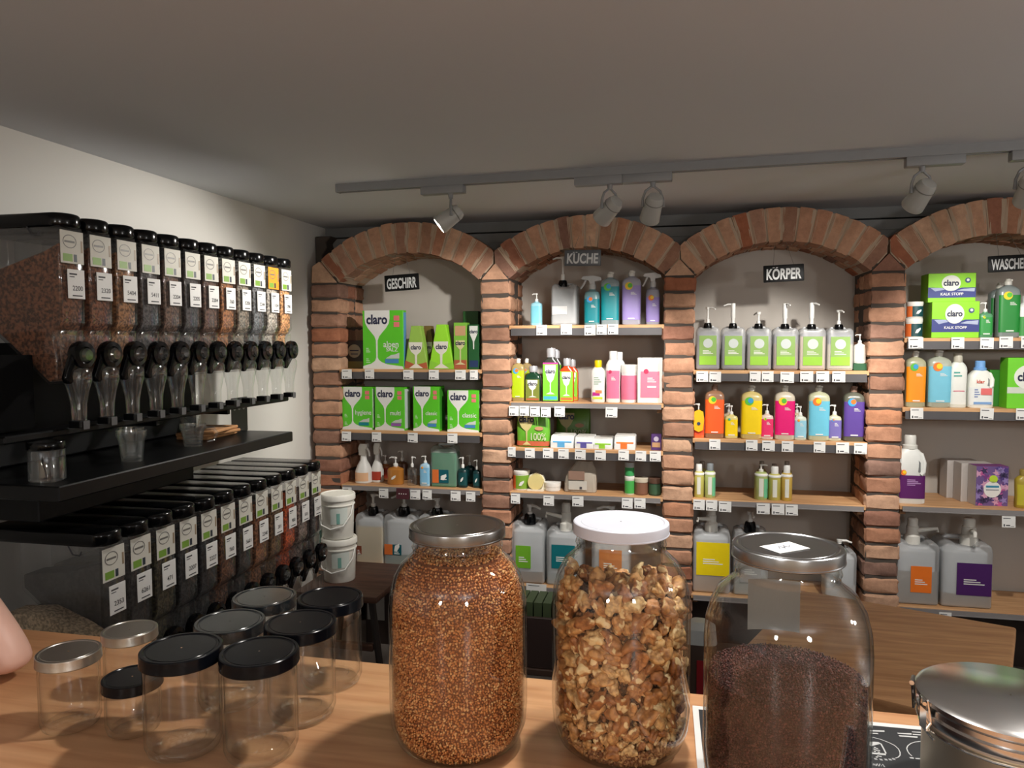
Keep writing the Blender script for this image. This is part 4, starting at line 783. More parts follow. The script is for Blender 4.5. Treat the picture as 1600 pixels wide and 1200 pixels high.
canister('large canister with purple label, lowest WASCHEN shelf', 'b4s4', 1480, 1562, 850, 809, (156, 134, 112), .2, (70, 20, 96), spout=-1, lab=(.2, .7), lx=(-.4, .95), bigp=True, px=.3, yaw=1.3)
flask('yellowish bottle at the right picture edge, third WASCHEN shelf', 1595, 1625, 735, 'b4s3', (170, 150, 50), (150, 130, 60), lcol=(190, 180, 50))

# ------------------------------------------------------------------ hanging signs
def sign(word, lab, px, y, face, rot, strings, matl, lw=.8):
    a = on(px[0], px[1], 1, y); b = on(px[2], px[3], 1, y); cx = (a.x+b.x)/2; cz = (a.z+b.z)/2; w = b.x-a.x; h = (a.z-b.z)*.9
    t = thing('hanging_sign', lab, 'sign', (cx, y, cz)); t.rotation_euler = (0, R(-rot), 0)
    P(t, 'board', bev(boxm(-w/2, w/2, -.004, .004, -h/2, h/2), .003, 2), face)
    tm = text(word.replace('Ü', 'U').replace('Ö', 'O'), 1, .03, 0, .06); vx = [v[0] for v in tm[0]]; vz = [v[2] for v in tm[0]]
    sx = w*.86/(max(vx)-min(vx)); sz = h*.66/(max(vz)-min(vz)); mx_, mz_ = (max(vx)+min(vx))/2, (max(vz)+min(vz))/2
    P(t, 'chalk_lettering', ([((v[0]-mx_)*sx, -.0048, (v[2]-mz_)*sz-h*.04) for v in tm[0]], tm[1]), matl, 0)
    if word[1] in 'ÜÖ': P(t, 'umlaut_stroke', join(boxm(-w*.27, -w*.22, -.0048, -.004, h*.33, h*.37), boxm(-w*.19, -w*.14, -.0048, -.004, h*.33, h*.37)), matl, 0)
    for s in (-1, 1): P(t, 'string', tube([(s*w*.25, 0, h/2), (s*w*.12, strings[1], strings[0])], .0008, 6), C8(120, 116, 108))
CH = C8(214, 216, 216, rough=.9)
sign('GESCHIRR', 'black chalk sign reading GESCHIRR hanging on two strings in the left arch', (601, 428, 655, 455), 3.56, BLACKM, 3, (.16, 0), CH)
sign('KÜCHE', 'chalk sign reading KÜCHE with painted grey sheen, hanging before the second arch', (882, 390, 939, 416), 3.46, C8(88, 92, 97, rough=.35), -1, (.12, .05), CH)  # face greyed: light caught by the board is put into its colour
sign('KÖRPER', 'black chalk sign reading KÖRPER hanging in the third arch', (1193, 413, 1256, 441), 3.44, BLACKM, 2, (.16, .09), CH)
sign('WASCHEN', 'black chalk sign reading WASCHEN at the right picture edge', (1544, 398, 1612, 425), 3.44, BLACKM, 2, (.16, .09), CH)

# ------------------------------------------------------------------ ceiling track and lamp heads
ra = Vector((-1.289, 2.716, CEIL)); rb = Vector((1.9, 2.58, CEIL)); rd = (rb-ra).normalized(); rang = math.atan2(rd.y, rd.x)
GREYL = C8(134, 136, 138, rough=.5)
t = thing('lighting_track', 'long pale grey lighting track fixed to the ceiling before the arches', 'track', tuple(ra), rang)
P(t, 'rail', join(boxm(0, (rb-ra).length, -.017, -.006, -.03, 0), boxm(0, (rb-ra).length, .006, .017, -.03, 0), boxm(0, (rb-ra).length, -.006, .006, -.012, 0)), GREYL, 0)
P(t, 'end_cap', rbox(-.008, 0, -.018, .018, -.032, 0, .002, 1), GREYL)
P(t, 'conductor_slot', boxm(0, (rb-ra).length, -.005, .005, -.0125, -.012), BLACKM, 0)
HLBL = ['lamp head turned left with its glowing face in view, first on the track', 'left one of the two neighbouring lamp heads above the KÜCHE bay', 'right one of the two neighbouring lamp heads above the KÜCHE bay', 'lamp head above the pillar between KÖRPER and WASCHEN bays', 'lamp head cut by the right picture edge']
for i, (hx_, aim, pw, cone) in enumerate(HEADS):
    u = (hx_-ra.x)/rd.x; base = ra+rd*u
    t = thing('spotlight', HLBL[i], 'spotlight', (base.x, base.y, CEIL-.03), rang)
    off = [-.03, -.04, -.02, .035, .03][i]
    P(t, 'adapter', rbox(-.085+off, .085+off, -.019, .019, -.03, 0, .003), GREYL)
    P(t, 'swivel', lathe([(.008, -.048), (.010, -.03)], 16), GREYL)
    piv = Vector((base.x, base.y, CEIL-.03-.115)); d = (Vector(aim)-piv).normalized()
    q = d.to_track_quat('-Z', 'Y'); q0_ = Matrix.Rotation(-rang, 3, 'Z')
    # yoke: stays upright, turned to the head's heading
    hd = math.atan2(d.y, d.x)-rang
    yk = join(*[tube([(0, s*.006, -.046), (0, s*.026, -.06), (0, s*.036, -.085), (0, s*.037, -.115)], [.004, .0045, .0045, .006], 8) for s in (-1, 1)])
    P(t, 'yoke', yk, GREYL, rot=(0, 0, hd))
    rm = (Matrix.Rotation(-rang, 3, 'Z') @ q.to_matrix()).to_euler()
    hdm = lathe([(.012, .045), (.024, .043), (.030, .030), (.0315, .0), (.034, -.03), (.036, -.052), (.034, -.056), (.031, -.056)], 32, True, False)
    h_ = P(t, 'lamp_body', hdm, C8(172, 172, 168, rough=.35), loc=(0, 0, -.115)); h_.rotation_euler = rm
    P(h_, 'seam_ring', lathe([(.0315, .021), (.0322, .02), (.0322, .018), (.0315, .017)], 32, False, False), C8(120, 120, 116))
    P(h_, 'lens', lathe([(.0005, -.05), (.032, -.05)], 32, False, False), M((1, .95, .86), rough=.4, noise=0, emit=14. if i == 0 else 6.))
    tip = piv+d*.062
    spot('spotlight_beam', tip, tip+d, pw, cone, .55, (1, .95, .88), .022)

# ------------------------------------------------------------------ gravity dispensers
def disp_parts():
    t = thing('bulk_dispenser', 'x', 'dispenser')
    side = [(-.34, .495), (0, .495), (0, .25), (-.012, .234), (-.03, .226), (-.026, .19), (-.02, .17), (-.02, .10), (-.05, .092), (-.165, .19), (-.34, .33)]
    P(t, 'bin', bev(prism(side, -.0395, .0395), .007, 3, 40), CLEARP)
    pl_ = [(-.345, -.0455), (-.03, -.0455)]+[(-.03+.044*math.cos(R(a)), .0455*math.sin(R(a))) for a in range(-75, 80, 15)]+[(-.03, .0455), (-.345, .0455)]
    nl = len(pl_); P(t, 'lid', bev(([(x, y, .488) for x, y in pl_]+[(x, y, .525) for x, y in pl_], [tuple(range(nl))[::-1], tuple(range(nl, 2*nl))]+[(i, (i+1) % nl, (i+1) % nl+nl, i+nl) for i in range(nl)]), .010, 3, 50), BLACKP)
    P(t, 'lid_clip', tube([(-.09, -.043, .49), (-.075, -.0455, .47), (-.055, -.0455, .468), (-.05, -.0455, .478)], .002, 6), C8(60, 60, 64))
    P(t, 'contents', bev(prism([(-.335, .335), (-.163, .197), (-.05, .10), (-.026, .108), (-.03, .22), (-.014, .24), (-.006, .26), (-.006, .45), (-.05, .43), (-.2, .385), (-.335, .37)], -.035, .035), .003, 1, 40), M((.3, .2, .1)))
    P(t, 'neck', loft([(.12, .012, .026, 3), (.17, .014, .034, 4), (.215, .020, .037, 5), (.232, .020, .036, 5)], 28), CLEARB, loc=(-.022, 0, 0))
    k = P(t, 'portion_wheel', shift(lathe([(.026, -.012), (.035, -.010), (.037, .0), (.034, .012), (.022, .014), (.019, .008)], 28), (.012, .006, .168), Matrix.Rotation(PI/2, 3, 'Y')), BLACKP)
    P(k, 'clear_boss', shift(lathe([(.018, .004), (.018, .018), (.013, .024)], 20), (.012, .006, .168), Matrix.Rotation(PI/2, 3, 'Y')), CLEARB)
    P(t, 'lever', bev(prism_x([(.026, .196), (-.02, .196), (-.055, .112), (-.048, .098), (-.034, .096), (.012, .138)], .004, .018), .004, 2, 30), BLACKP)
    P(t, 'spout', loft([(-.004, .014, .015, 4), (.04, .015, .016, 4), (.075, .020, .023, 3.4), (.105, .026, .033, 3), (.125, .026, .034, 2.6), (.140, .016, .022, 2.2)], 28), CLEARB, loc=(.004, 0, 0))
    P(t, 'spout_tip', rbox(-.014, .022, -.018, .018, -.018, .0, .002, 1), BLACKM); P(t, 'tip_tab', boxm(.0221, .0235, -.008, .012, -.022, 0), C8(90, 90, 92), 0)
    lab = P(t, 'brand_label', bev(boxm(.0004, .0016, -.037, .037, .400, .482), .0004, 1), C8(212, 210, 200, rough=.7))
    def ring(cy, cz, ry, rz, w, x0, x1, n=24):
        V, Fs = [], []
        for i in range(n):
            a = 2*PI*i/n
            for s in (1, 1-w): V.append((x1, cy+ry*s*math.cos(a), cz+rz*s*math.sin(a)))
        return (V, [(2*i, 2*((i+1) % n), 2*((i+1) % n)+1, 2*i+1) for i in range(n)])
    P(lab, 'oval_print', join(ring(-.008, .455, .022, .017, .12, 0, .002), boxm(.0016, .002, -.024, .008, .452, .457)), C8(110, 108, 104), 0)
    P(lab, 'green_print', boxm(.0016, .002, -.03, .0, .405, .424), C8(120, 160, 60), 0); P(lab, 'dark_square', boxm(.0016, .002, .004, .014, .405, .424), C8(50, 60, 70), 0)
    P(lab, 'brown_mark', boxm(.0016, .002, .028, .034, .43, .46), C8(150, 130, 104), 0)
    pl = P(t, 'price_label', bev(boxm(.0004, .0016, -.018, .037, .312, .386), .0004, 1), PAPER)
    P(pl, 'printed_lines', join(boxm(.0016, .002, -.012, .012, .372, .376), boxm(.0016, .002, -.012, .004, .366, .368), boxm(.0016, .002, -.004, .028, .318, .321)), INK, 0)
    return t
proto = disp_parts()
NUMU = ['2200', '2320', '5404', '5411', '2204', '2205', '2204', '760', '5206', '2244', '1104', '780']; NUML = ['2353', '6261', '471', '2207', '2227', '760', '5601', '2240', '201', '980', '501', '2207']
CU = [(110, 70, 46), (112, 68, 44), (140, 98, 62), (70, 66, 66), (96, 72, 58), (64, 60, 60), (92, 66, 54), (150, 98, 58), (128, 118, 104), (104, 106, 108), (176, 168, 156), (206, 150, 100)]
CN = ['brown flakes', 'reddish brown seeds', 'light brown muesli', 'dark seeds', 'brown grains', 'black grains', 'dark brown grains', 'orange-brown nuts', 'greyish seeds', 'pale grey grains', 'whitish flakes', 'tan rice']
CL = [(120, 104, 84), (50, 46, 44), (70, 62, 40), (50, 48, 48), (44, 42, 44), (110, 70, 46), (52, 46, 44), (150, 96, 60), (120, 88, 56), (214, 90, 40), (150, 130, 120), (70, 60, 58)]
CLN = ['a little pale rice', 'black seeds', 'olive lentils', 'dark beans', 'black rice', 'brown flakes', 'dark grains', 'orange-brown pieces', 'tan chips', 'bright orange lentils', 'pinkish grey flakes', 'dark brown beans']
ORDN = ['nearest', 'second', 'third', 'fourth', 'fifth', 'sixth', 'seventh', 'eighth', 'ninth', 'tenth', 'eleventh', 'farthest']
BLUEG = C8(60, 90, 100)
for row in (0, 1):
    for i in range(12):
        t = proto if (row == 0 and i == 0) else copy_tree(proto)
        xx, z0 = ((-1.5, 1.30) if row == 0 else (-1.36, .513)); pitch = .0965
        y = (1.612 if row == 0 else 1.555)+pitch*i
        if row == 1 and i == 0: pass
        t.location = (xx, y, z0)
        nm = (CN if row == 0 else CLN)[i]
        t['label'] = '%s dispenser in the %s row, filled with %s' % (ORDN[i], ['upper', 'lower'][row], nm)
        t['group'] = 'gravity dispensers of the %s row' % ['upper', 'lower'][row]
for t in [o for o in COL.objects if o.name.startswith('bulk_dispenser')]:
    row = 0 if t.location.x < -1.43 else 1; i = round((t.location.y-(1.612 if row == 0 else 1.555))/.0965)
    c = (CU if row == 0 else CL)[i]
    for ch in t.children:
        if ch.name.startswith('contents'):
            ch.material_slots[0].link = 'OBJECT'
            ch.material_slots[0].material = M(srgb(*[int(v*1.0) for v in c]), rough=.8, noise=.6, scale=130, bump=1.)
            if row == 1 and i == 0:
                pm = mesh(bev(prism([(-.30, .30), (-.163, .197), (-.05, .10), (-.026, .108), (-.03, .24), (-.1, .275), (-.2, .31), (-.3, .30)], -.035, .035), .003, 1, 40)); pm.materials.append(M(srgb(150, 132, 108), rough=.8, noise=.4, scale=150, bump=1.)); ch.data = pm
                ch.material_slots[0].link = 'OBJECT'; ch.material_slots[0].material = M(srgb(176, 156, 128), rough=.8, noise=.4, scale=150, bump=1.)
        if ch.name.startswith('price_label'):
            v, f = text((NUMU if row == 0 else NUML)[i], .017, .01)
            P(ch, 'number_print', ([(.0021, -a*-1, b) for a, _, b in v], f), C8(40, 40, 44), 0, loc=(0, .013, .338))
        if ch.name.startswith('brand_label'):
            if (row == 0 and i == 10):
                ch.material_slots[0].link = 'OBJECT'; ch.material_slots[0].material = C8(232, 150, 40); ch['label'] = 'orange label'
t = thing('dispenser_rack', 'black metal wall rack behind the upper dispensers', 'rack', (XL, 0, 0))
P(t, 'back_plate', rbox(.002, .12, 1.30, 2.43, 1.17, 1.5, .004, 1), C8(22, 23, 25, rough=.6, spec=.3))
P(t, 'front_bar', rbox(.26, .335, 1.42, 2.72, 1.262, 1.281, .004, 1), BLACKM)
P(t, 'support_block', boxm(.12, .30, 1.40, 1.54, 1.29, 1.47), C8(14, 14, 15, rough=.95, spec=.1), 0)
for y in (1.60, 1.99, 2.36): P(t, 'support_arm', rbox(.002, .30, y-.008, y+.008, 1.262-.02, 1.262, .002, 1), BLACKM)
t = thing('drip_shelf', 'black metal shelf below the upper dispensers holding glasses', 'shelf', (XL, 0, 0))
P(t, 'shelf_plate', rbox(.002, .46, 1.44, 2.52, 1.128, 1.165, .003, 1), C8(14, 15, 17, rough=.35, spec=.35)); P(t, 'underside_box', rbox(.002, .34, 1.5, 2.1, 1.06, 1.128, .003, 1), BLACKM)
for i in range(1): tag(P(None, 'metal_cabinet', rbox(-1.858, -1.72, 1.5, 2.75, .45, .72, .006, 1), BLACKM), 'black metal cabinet behind the lower dispensers', 'cabinet')
t = thing('info_card', 'dark grey info card with small icons hanging below the farthest upper dispenser', 'card', (-1.62, 2.52, 1.21))
P(t, 'card', bev(prism_x([(-.055, -.07), (.05, -.05), (.05, .08), (-.055, .08)], -.001, .001), .0004, 1), C8(70, 70, 72)); P(t, 'icon_print', join(*[shift(lathe([(.008, 0), (.008, .0006)], 12), (.0012, y, .04), Matrix.Rotation(PI/2, 3, 'Y')) for y in (-.035, -.005, .025)], boxm(.001, .0016, -.04, -.005, -.04, -.035)), C8(170, 172, 172), 0)
# glasses, mug, lidded jar and paper bags on the black shelf
SZT = 1.1655
def tumbler(label, x, y, r, h, name='drinking_glass', z=SZT):
    t = thing(name, label, 'glass', (x, y, z)); P(t, 'glass_wall', join(lathe([(r*.68, 0), (r*.7, .002), (r*.86, h*.7), (r*.98, h*.82), (r, h)], 16, True, False), lathe([(r*.6, .01), (r*.8, h*.7), (r*.92, h*.82), (r*.95, h)], 16, True, False)), GLASSV)
    P(t, 'rim', lathe([(r, h-.001), (r*1.01, h+.001), (r*.97, h+.0025), (r*.94, h)], 32, False, False), GLASSV); return t
tumbler('faceted drinking glass on the black shelf, nearer one', -1.5, 1.80, .040, .085); tumbler('faceted drinking glass close behind the nearer one on black shelf', -1.56, 1.87, .036, .085)
t = tumbler('small glass measuring mug with handle in front of the paper bags', -1.52, 2.10, .040, .07, 'glass_mug'); P(t, 'handle', tube([(.03, .02, .058), (.05, .034, .056), (.06, .04, .04), (.052, .036, .016), (.034, .024, .012)], .005, 10), GLASSV)
tumbler('clear glass standing behind the measuring mug', -1.6, 2.2, .032, .09)
t = thing('glass_jar', 'tall clear jar with black lid at the near end of the black shelf', 'jar', (-1.49, 1.50, SZT)); P(t, 'glass_wall', lathe([(.036, 0), (.04, .004), (.04, .075), (.037, .08)], 32, True, False), GLASSV); P(t, 'lid', lathe([(.041, .078), (.042, .08), (.042, .094), (.04, .097)], 32), BLACKP)
for k in range(3):
    tt = tag(P(None, 'paper_bag', bev(boxm(-.06, .06, -.095, .095, 0, .011), .003, 1), C8(190, 140, 94, rough=.8), loc=(-1.62+.012*k, 2.32-.01*k, SZT+.0005+.0115*k), rot=(0, 0, [.05, -.12, .16][k])), ['bottom', 'middle', 'top'][k]+' flat brown paper bag of the small pile on the black shelf', 'paper bag')

# ------------------------------------------------------------------ counter
CZ = 1.05
t = thing('counter', 'light beech counter carrying the jars in the foreground', 'counter', (0, 0, 0))
P(t, 'worktop', rbox(-1.30, 1.6, -.25, .952, CZ-.04, CZ, .003), COUNTERWOOD)
P(t, 'front_panel', boxm(-1.27, 1.57, .86, .88, 0, CZ-.04), DARKWOOD, 0)
for s in (-1.27, 1.55): P(t, 'side_panel', boxm(s, s+.02, -.2, .86, 0, CZ-.04), DARKWOOD, 0)
def metal_lid(t, r, z0, h, mat, panel=None, nm='lid'):
    P(t, nm, lathe([(r*.965, z0+.001), (r*.985, z0), (r, z0+h*.06), (r, z0+h*.12), (r*.992, z0+h*.18), (r*.992, z0+h*.86), (r*.985, z0+h*.95), (r*.965, z0+h), (r*.90, z0+h), (r*.88, z0+h*.94), (r*.83, z0+h*.92), (r*.82, z0+h*.95), (.001, z0+h*.95)], 72, False, False), mat, 28)
def big_jar(label, loc, mat_lid, R_=.078, H=.24, RL=.055):
    t = thing('storage_jar', label, 'jar', loc)
    k = R_/.078
    pr = [(.030, .004), (.052, .001), (.060, .002), (.070, .010), (.0765, .026), (.078, .045), (.078, .150), (.0765, .168), (.072, .184), (.064, .198), (.055, .206), (.0505, .211), (.0505, .216), (.052, .218), (.0505, .221), (.0505, .236)]
    zk = H/.24; kn = RL/.055
    o = [(r*k if z < .206 else r*kn, z*zk) for r, z in pr]; inn = [(r*k-.003 if z < .206 else r*kn-.003, z*zk+(.005 if z < .01 else 0)) for r, z in pr if z > .0]
    P(t, 'glass_wall', join(lathe(o, 72, True, False), lathe(inn[1:], 72, False, False)), GLASS)
    metal_lid(t, RL, H-.0128, .0128, mat_lid); return t
def prof_at(z, R_=.078, m=.005, H=.24):
    z = z*.24/H
    pr = [(0, .050), (.004, .060), (.010, .068), (.026, .0765), (.045, .078), (.150, .078), (.168, .0765), (.184, .072), (.198, .064), (.206, .055), (.211, .0505)]
    zs, rs = zip(*pr); return float(np.interp(z, zs, rs))*(R_/.078)-m
J1, J2, J3 = (-.236, .781, CZ), (-.058, .8125, CZ), (.106, .743, CZ)
GREYLID = M((.30, .29, .28), rough=.25, metal=1., noise=.05, scale=40); WLID = C8(204, 207, 218, rough=.4)
j1 = big_jar('large glass jar full of reddish brown buckwheat with grey metal lid', J1, GREYLID, .077, .247, .0538)
j2 = big_jar('large glass jar full of walnut pieces with white lid', J2, WLID, .0758, .252, .0528)
j3 = big_jar('large glass jar half full of dark red grain with a paper slip on its lid', J3, M((.36, .37, .38), rough=.25, metal=1., noise=.06, scale=40), .0771, .2535, .0521)
def grain_cloud(pts, nrm, size, flat, seed, jit=.3):
    rg = np.random.default_rng(seed); n = len(pts)
    base = np.array([(1, 0, 0), (-.9, 0, 0), (0, .72, .1), (0, -.72, 0), (0, .05, .62), (0, 0, -.62)]); fs = np.array([(0, 2, 4), (2, 1, 4), (1, 3, 4), (3, 0, 4), (2, 0, 5), (1, 2, 5), (3, 1, 5), (0, 3, 5)])
    q = rg.normal(size=(n, 4)); q /= np.linalg.norm(q, axis=1)[:, None]; w, x, y, z = q.T
    Rm = np.stack([1-2*(y*y+z*z), 2*(x*y-z*w), 2*(x*z+y*w), 2*(x*y+z*w), 1-2*(x*x+z*z), 2*(y*z-x*w), 2*(x*z-y*w), 2*(y*z+x*w), 1-2*(x*x+y*y)], 1).reshape(n, 3, 3)
    s = size*(1+rg.uniform(-jit, jit, n)); V = np.einsum('nij,kj->nki', Rm, base)*s[:, None, None]+pts[:, None, :]
    Fq = (fs[None]+(np.arange(n)*6)[:, None, None]).reshape(-1, 3)
    me = bpy.data.meshes.new('grains'); me.vertices.add(n*6); me.vertices.foreach_set('co', V.reshape(-1)); me.loops.add(len(Fq)*3); me.loops.foreach_set('vertex_index', Fq.reshape(-1))
    me.polygons.add(len(Fq)); me.polygons.foreach_set('loop_start', np.arange(0, len(Fq)*3, 3)); me.polygons.foreach_set('loop_total', np.full(len(Fq), 3)); me.update(); me.validate(); me.shade_smooth(); return me
def side_points(z0, z1, cell, R_, m, seed, wob=.0006):
    H = {.077: .247, .0771: .2535, .0758: .252}.get(R_, .24)
    rg = np.random.default_rng(seed); P_ = []
    z = z0
    while z < z1:
        r = prof_at(z, R_, m, H); n = max(6, int(2*PI*r/cell)); a = np.arange(n)/n*2*PI+rg.uniform(0, 7)
        a = a+rg.uniform(-.3, .3, n)*cell/r; rr = r-rg.uniform(0, wob*2, n); P_.append(np.stack([rr*np.cos(a), rr*np.sin(a), z+rg.uniform(-.3, .3, n)*cell], 1)); z += cell*.85
    return np.concatenate(P_)
def top_points(z, r, cell, seed):
    rg = np.random.default_rng(seed); g = np.arange(-r, r, cell); x, y = np.meshgrid(g, g); x = x.ravel()+rg.uniform(-.4, .4, x.size)*cell; y = y.ravel()+rg.uniform(-.4, .4, y.size)*cell
    k = x*x+y*y < r*r; x, y = x[k], y[k]; return np.stack([x, y, z+rg.uniform(-.3, .3, len(x))*cell], 1)
# buckwheat
pts = np.concatenate([side_points(.007, .212, .0031, .077, .0052, 1), top_points(.2145, .049, .0031, 2)])
o = link('buckwheat', grain_cloud(pts, None, .0021, 1, 3), island_mat([srgb(150, 84, 40), srgb(192, 118, 60), srgb(210, 136, 74), srgb(222, 152, 88), srgb(240, 192, 130)], .5)); o.location = J1; o['kind'] = 'stuff'
tag(o, 'reddish brown buckwheat filling the jar with grey lid', 'grain')
P(o, 'grain_core', lathe([(prof_at(z, .077, .0065, .247), z) for z in (.008, .02, .04, .15, .17, .19, .203, .213)], 48), C8(120, 66, 30, rough=.9))
# dark red grain
pts = np.concatenate([side_points(.007, .126, .0024, .0771, .0052, 5), top_points(.127, .0708, .0024, 6)])
o = link('dark_grain', grain_cloud(pts, None, .0015, 1, 7), island_mat([srgb(40, 18, 18), srgb(66, 32, 32), srgb(84, 42, 40), srgb(120, 70, 64)], .4)); o.location = J3; o['kind'] = 'stuff'
tag(o, 'fine dark red grain in the jar with paper slip', 'grain')
P(o, 'grain_core', lathe([(prof_at(z, .0771, .0065), z) for z in (.008, .02, .04, .1, .1255)], 48), C8(44, 20, 18, rough=.9))
P(j3, 'rear_label', wrap([(0, .0771, .0771, 2), (.2, .0771, .0771, 2)], .140, .195, 72, 112, .0005), C8(150, 146, 140)); 
pp = on(1226, 856, 2, CZ+.2530); t = tag(P(None, 'paper_slip', ([(-.019, -.013, 0), (.019, -.013, 0), (.019, .013, 0), (-.019, .013, 0), (-.019, -.013, .0005), (.019, -.013, .0005), (.019, .013, .0005), (-.019, .013, .0005)], boxm(0, 1, 0, 1, 0, 1)[1]), PAPER, 0, loc=(pp.x, pp.y, CZ+.2531), rot=(0, 0, R(38))), 'white paper slip with faint handwriting lying on the lid of the dark grain jar', 'paper')
P(t, 'handwriting', tube([(-.008, -.002, .0007), (-.004, .004, .0007), (-.002, -.003, .0007), (.002, .004, .0007), (.004, -.002, .0007), (.009, .003, .0007)], .0004, 5), C8(130, 134, 150))
# walnuts
def walnut(seed):
    rs = random.Random(seed); bm = bmesh.new(); bmesh.ops.create_icosphere(bm, subdivisions=3, radius=1)
    ph = [(Vector((rs.uniform(-1, 1), rs.uniform(-1, 1), rs.uniform(-1, 1))).normalized(), rs.uniform(3, 9), rs.uniform(0, 6)) for _ in range(7)]
    sx, sy, sz = 1, rs.uniform(.55, .8), rs.uniform(.42, .62); bend = rs.uniform(-.5, .5)
    for v in bm.verts:
        d = sum(math.sin(v.co.dot(k)*f+p) for k, f, p in ph)*.085; c = v.co*(1+d-.22*math.exp(-(v.co.y*4)**2))
        c.x *= sx; c.y *= sy; c.z = c.z*sz+bend*c.x*c.x; v.co = c*.0128
    me = bpy.data.meshes.new('walnut'); bm.to_mesh(me); bm.free(); me.shade_smooth(); return me
def nutmat():
    m = bpy.data.materials.new('walnut_skin'); m.use_nodes = True; nt = m.node_tree; b = nt.nodes['Principled BSDF']; N = nt.nodes.new; L = nt.links.new
    oi = N('ShaderNodeObjectInfo'); cr = N('ShaderNodeValToRGB'); e = cr.color_ramp.elements
    e[0].color = (*srgb(160, 100, 54), 1); e[1].color = (*srgb(236, 200, 142), 1)
    for p, c in ((.25, (184, 124, 72)), (.5, (200, 144, 88)), (.75, (214, 164, 104))): x = e.new(p); x.color = (*srgb(*c), 1)
    n = N('ShaderNodeTexNoise'); n.inputs['Scale'].default_value = 170; n.inputs['Detail'].default_value = 3; tc = N('ShaderNodeTexCoord'); L(tc.outputs['Object'], n.inputs[0])
    mx = N('ShaderNodeMix'); mx.data_type = 'RGBA'; mx.blend_type = 'MULTIPLY'; mx.inputs[0].default_value = .75; r2 = N('ShaderNodeValToRGB'); r2.color_ramp.elements[0].position = .35; r2.color_ramp.elements[0].color = (.38, .26, .18, 1); r2.color_ramp.elements[1].position = .6; r2.color_ramp.elements[1].color = (1.1, 1.1, 1.05, 1)
    L(n.outputs['Fac'], r2.inputs[0]); L(oi.outputs['Random'], cr.inputs[0])
    n2 = N('ShaderNodeTexNoise'); n2.inputs['Scale'].default_value = 70; av = N('ShaderNodeVectorMath'); L(tc.outputs['Object'], av.inputs[0]); L(oi.outputs['Location'], av.inputs[1]); L(av.outputs[0], n2.inputs[0])
    r3 = N('ShaderNodeValToRGB'); r3.color_ramp.elements[0].position = .58; r3.color_ramp.elements[0].color = (0, 0, 0, 1); r3.color_ramp.elements[1].position = .63; r3.color_ramp.elements[1].color = (1, 1, 1, 1); L(n2.outputs['Fac'], r3.inputs[0])
    m3 = N('ShaderNodeMix'); m3.data_type = 'RGBA'; m3.inputs[7].default_value = (*srgb(240, 212, 158), 1); L(r3.outputs[0], m3.inputs[0]); L(cr.outputs[0], mx.inputs[6]); L(r2.outputs[0], mx.inputs[7]); L(mx.outputs[2], m3.inputs[6]); L(m3.outputs[2], b.inputs['Base Color']); b.inputs['Roughness'].default_value = .5; return m
NM = nutmat(); wm = [walnut(i) for i in range(9)]
for m_ in wm: m_.materials.append(NM)
cand = []; rg = random.Random(4); tries = 0
while len(cand) < 298 and tries < 60000:
    tries += 1
    z = rg.uniform(.012, .194); a = rg.uniform(0, 2*PI); s = rg.uniform(.75, 1.15) if z > .05 else rg.uniform(.5, .9)
    # the half of the jar that faces the room's visitors is packed first
    if len(cand) < 250 and math.sin(a+R(0)) > .35: continue
    top = z > .18; r = rg.uniform(0, prof_at(z, .0758, .013, .252)) if top else prof_at(z, .0758, .0105, .252)-rg.uniform(0, .006)
    p = Vector((r*math.cos(a), r*math.sin(a), z))
    if all((p-q).length > .0138*(s+w_)*.5 for q, w_ in cand): cand.append((p, s))
for i, (p, s) in enumerate(cand):
    o = bpy.data.objects.new('walnut_piece', wm[i % 9]); COL.objects.link(o); o.location = Vector(J2)+p
    ang = math.atan2(p.y, p.x); o.rotation_euler = (Matrix.Rotation(ang, 3, 'Z') @ Matrix.Rotation(PI/2, 3, 'Y') @ Matrix.Rotation(rg.uniform(0, 6.3), 3, 'Z') @ Matrix.Rotation(rg.uniform(-1.1, 1.1), 3, 'X') @ Matrix.Rotation(rg.uniform(-.5, .5), 3, 'Y')).to_euler()
    o.scale = (s, s, s); tag(o, 'broken walnut piece inside the white-lidded jar', 'walnut', 'walnut pieces in the large jar')
pts = np.concatenate([side_points(.006, .172, .0052, .0758, .0165, 11, .002), side_points(.006, .026, .003, .0758, .0075, 12, .001), top_points(.176, .060, .005, 12)])
o = link('walnut_crumbs', grain_cloud(pts, None, .0036, 1, 13), island_mat([srgb(104, 64, 38), srgb(140, 92, 56), srgb(170, 122, 78), srgb(206, 164, 110)], .6)); o.location = J2; o['kind'] = 'stuff'; tag(o, 'walnut crumbs between and below the larger pieces', 'walnut')
P(o, 'crumb_core', lathe([(prof_at(z, .0758, .018), z) for z in (.008, .02, .04, .15, .172)], 48), C8(60, 34, 20, rough=.9))
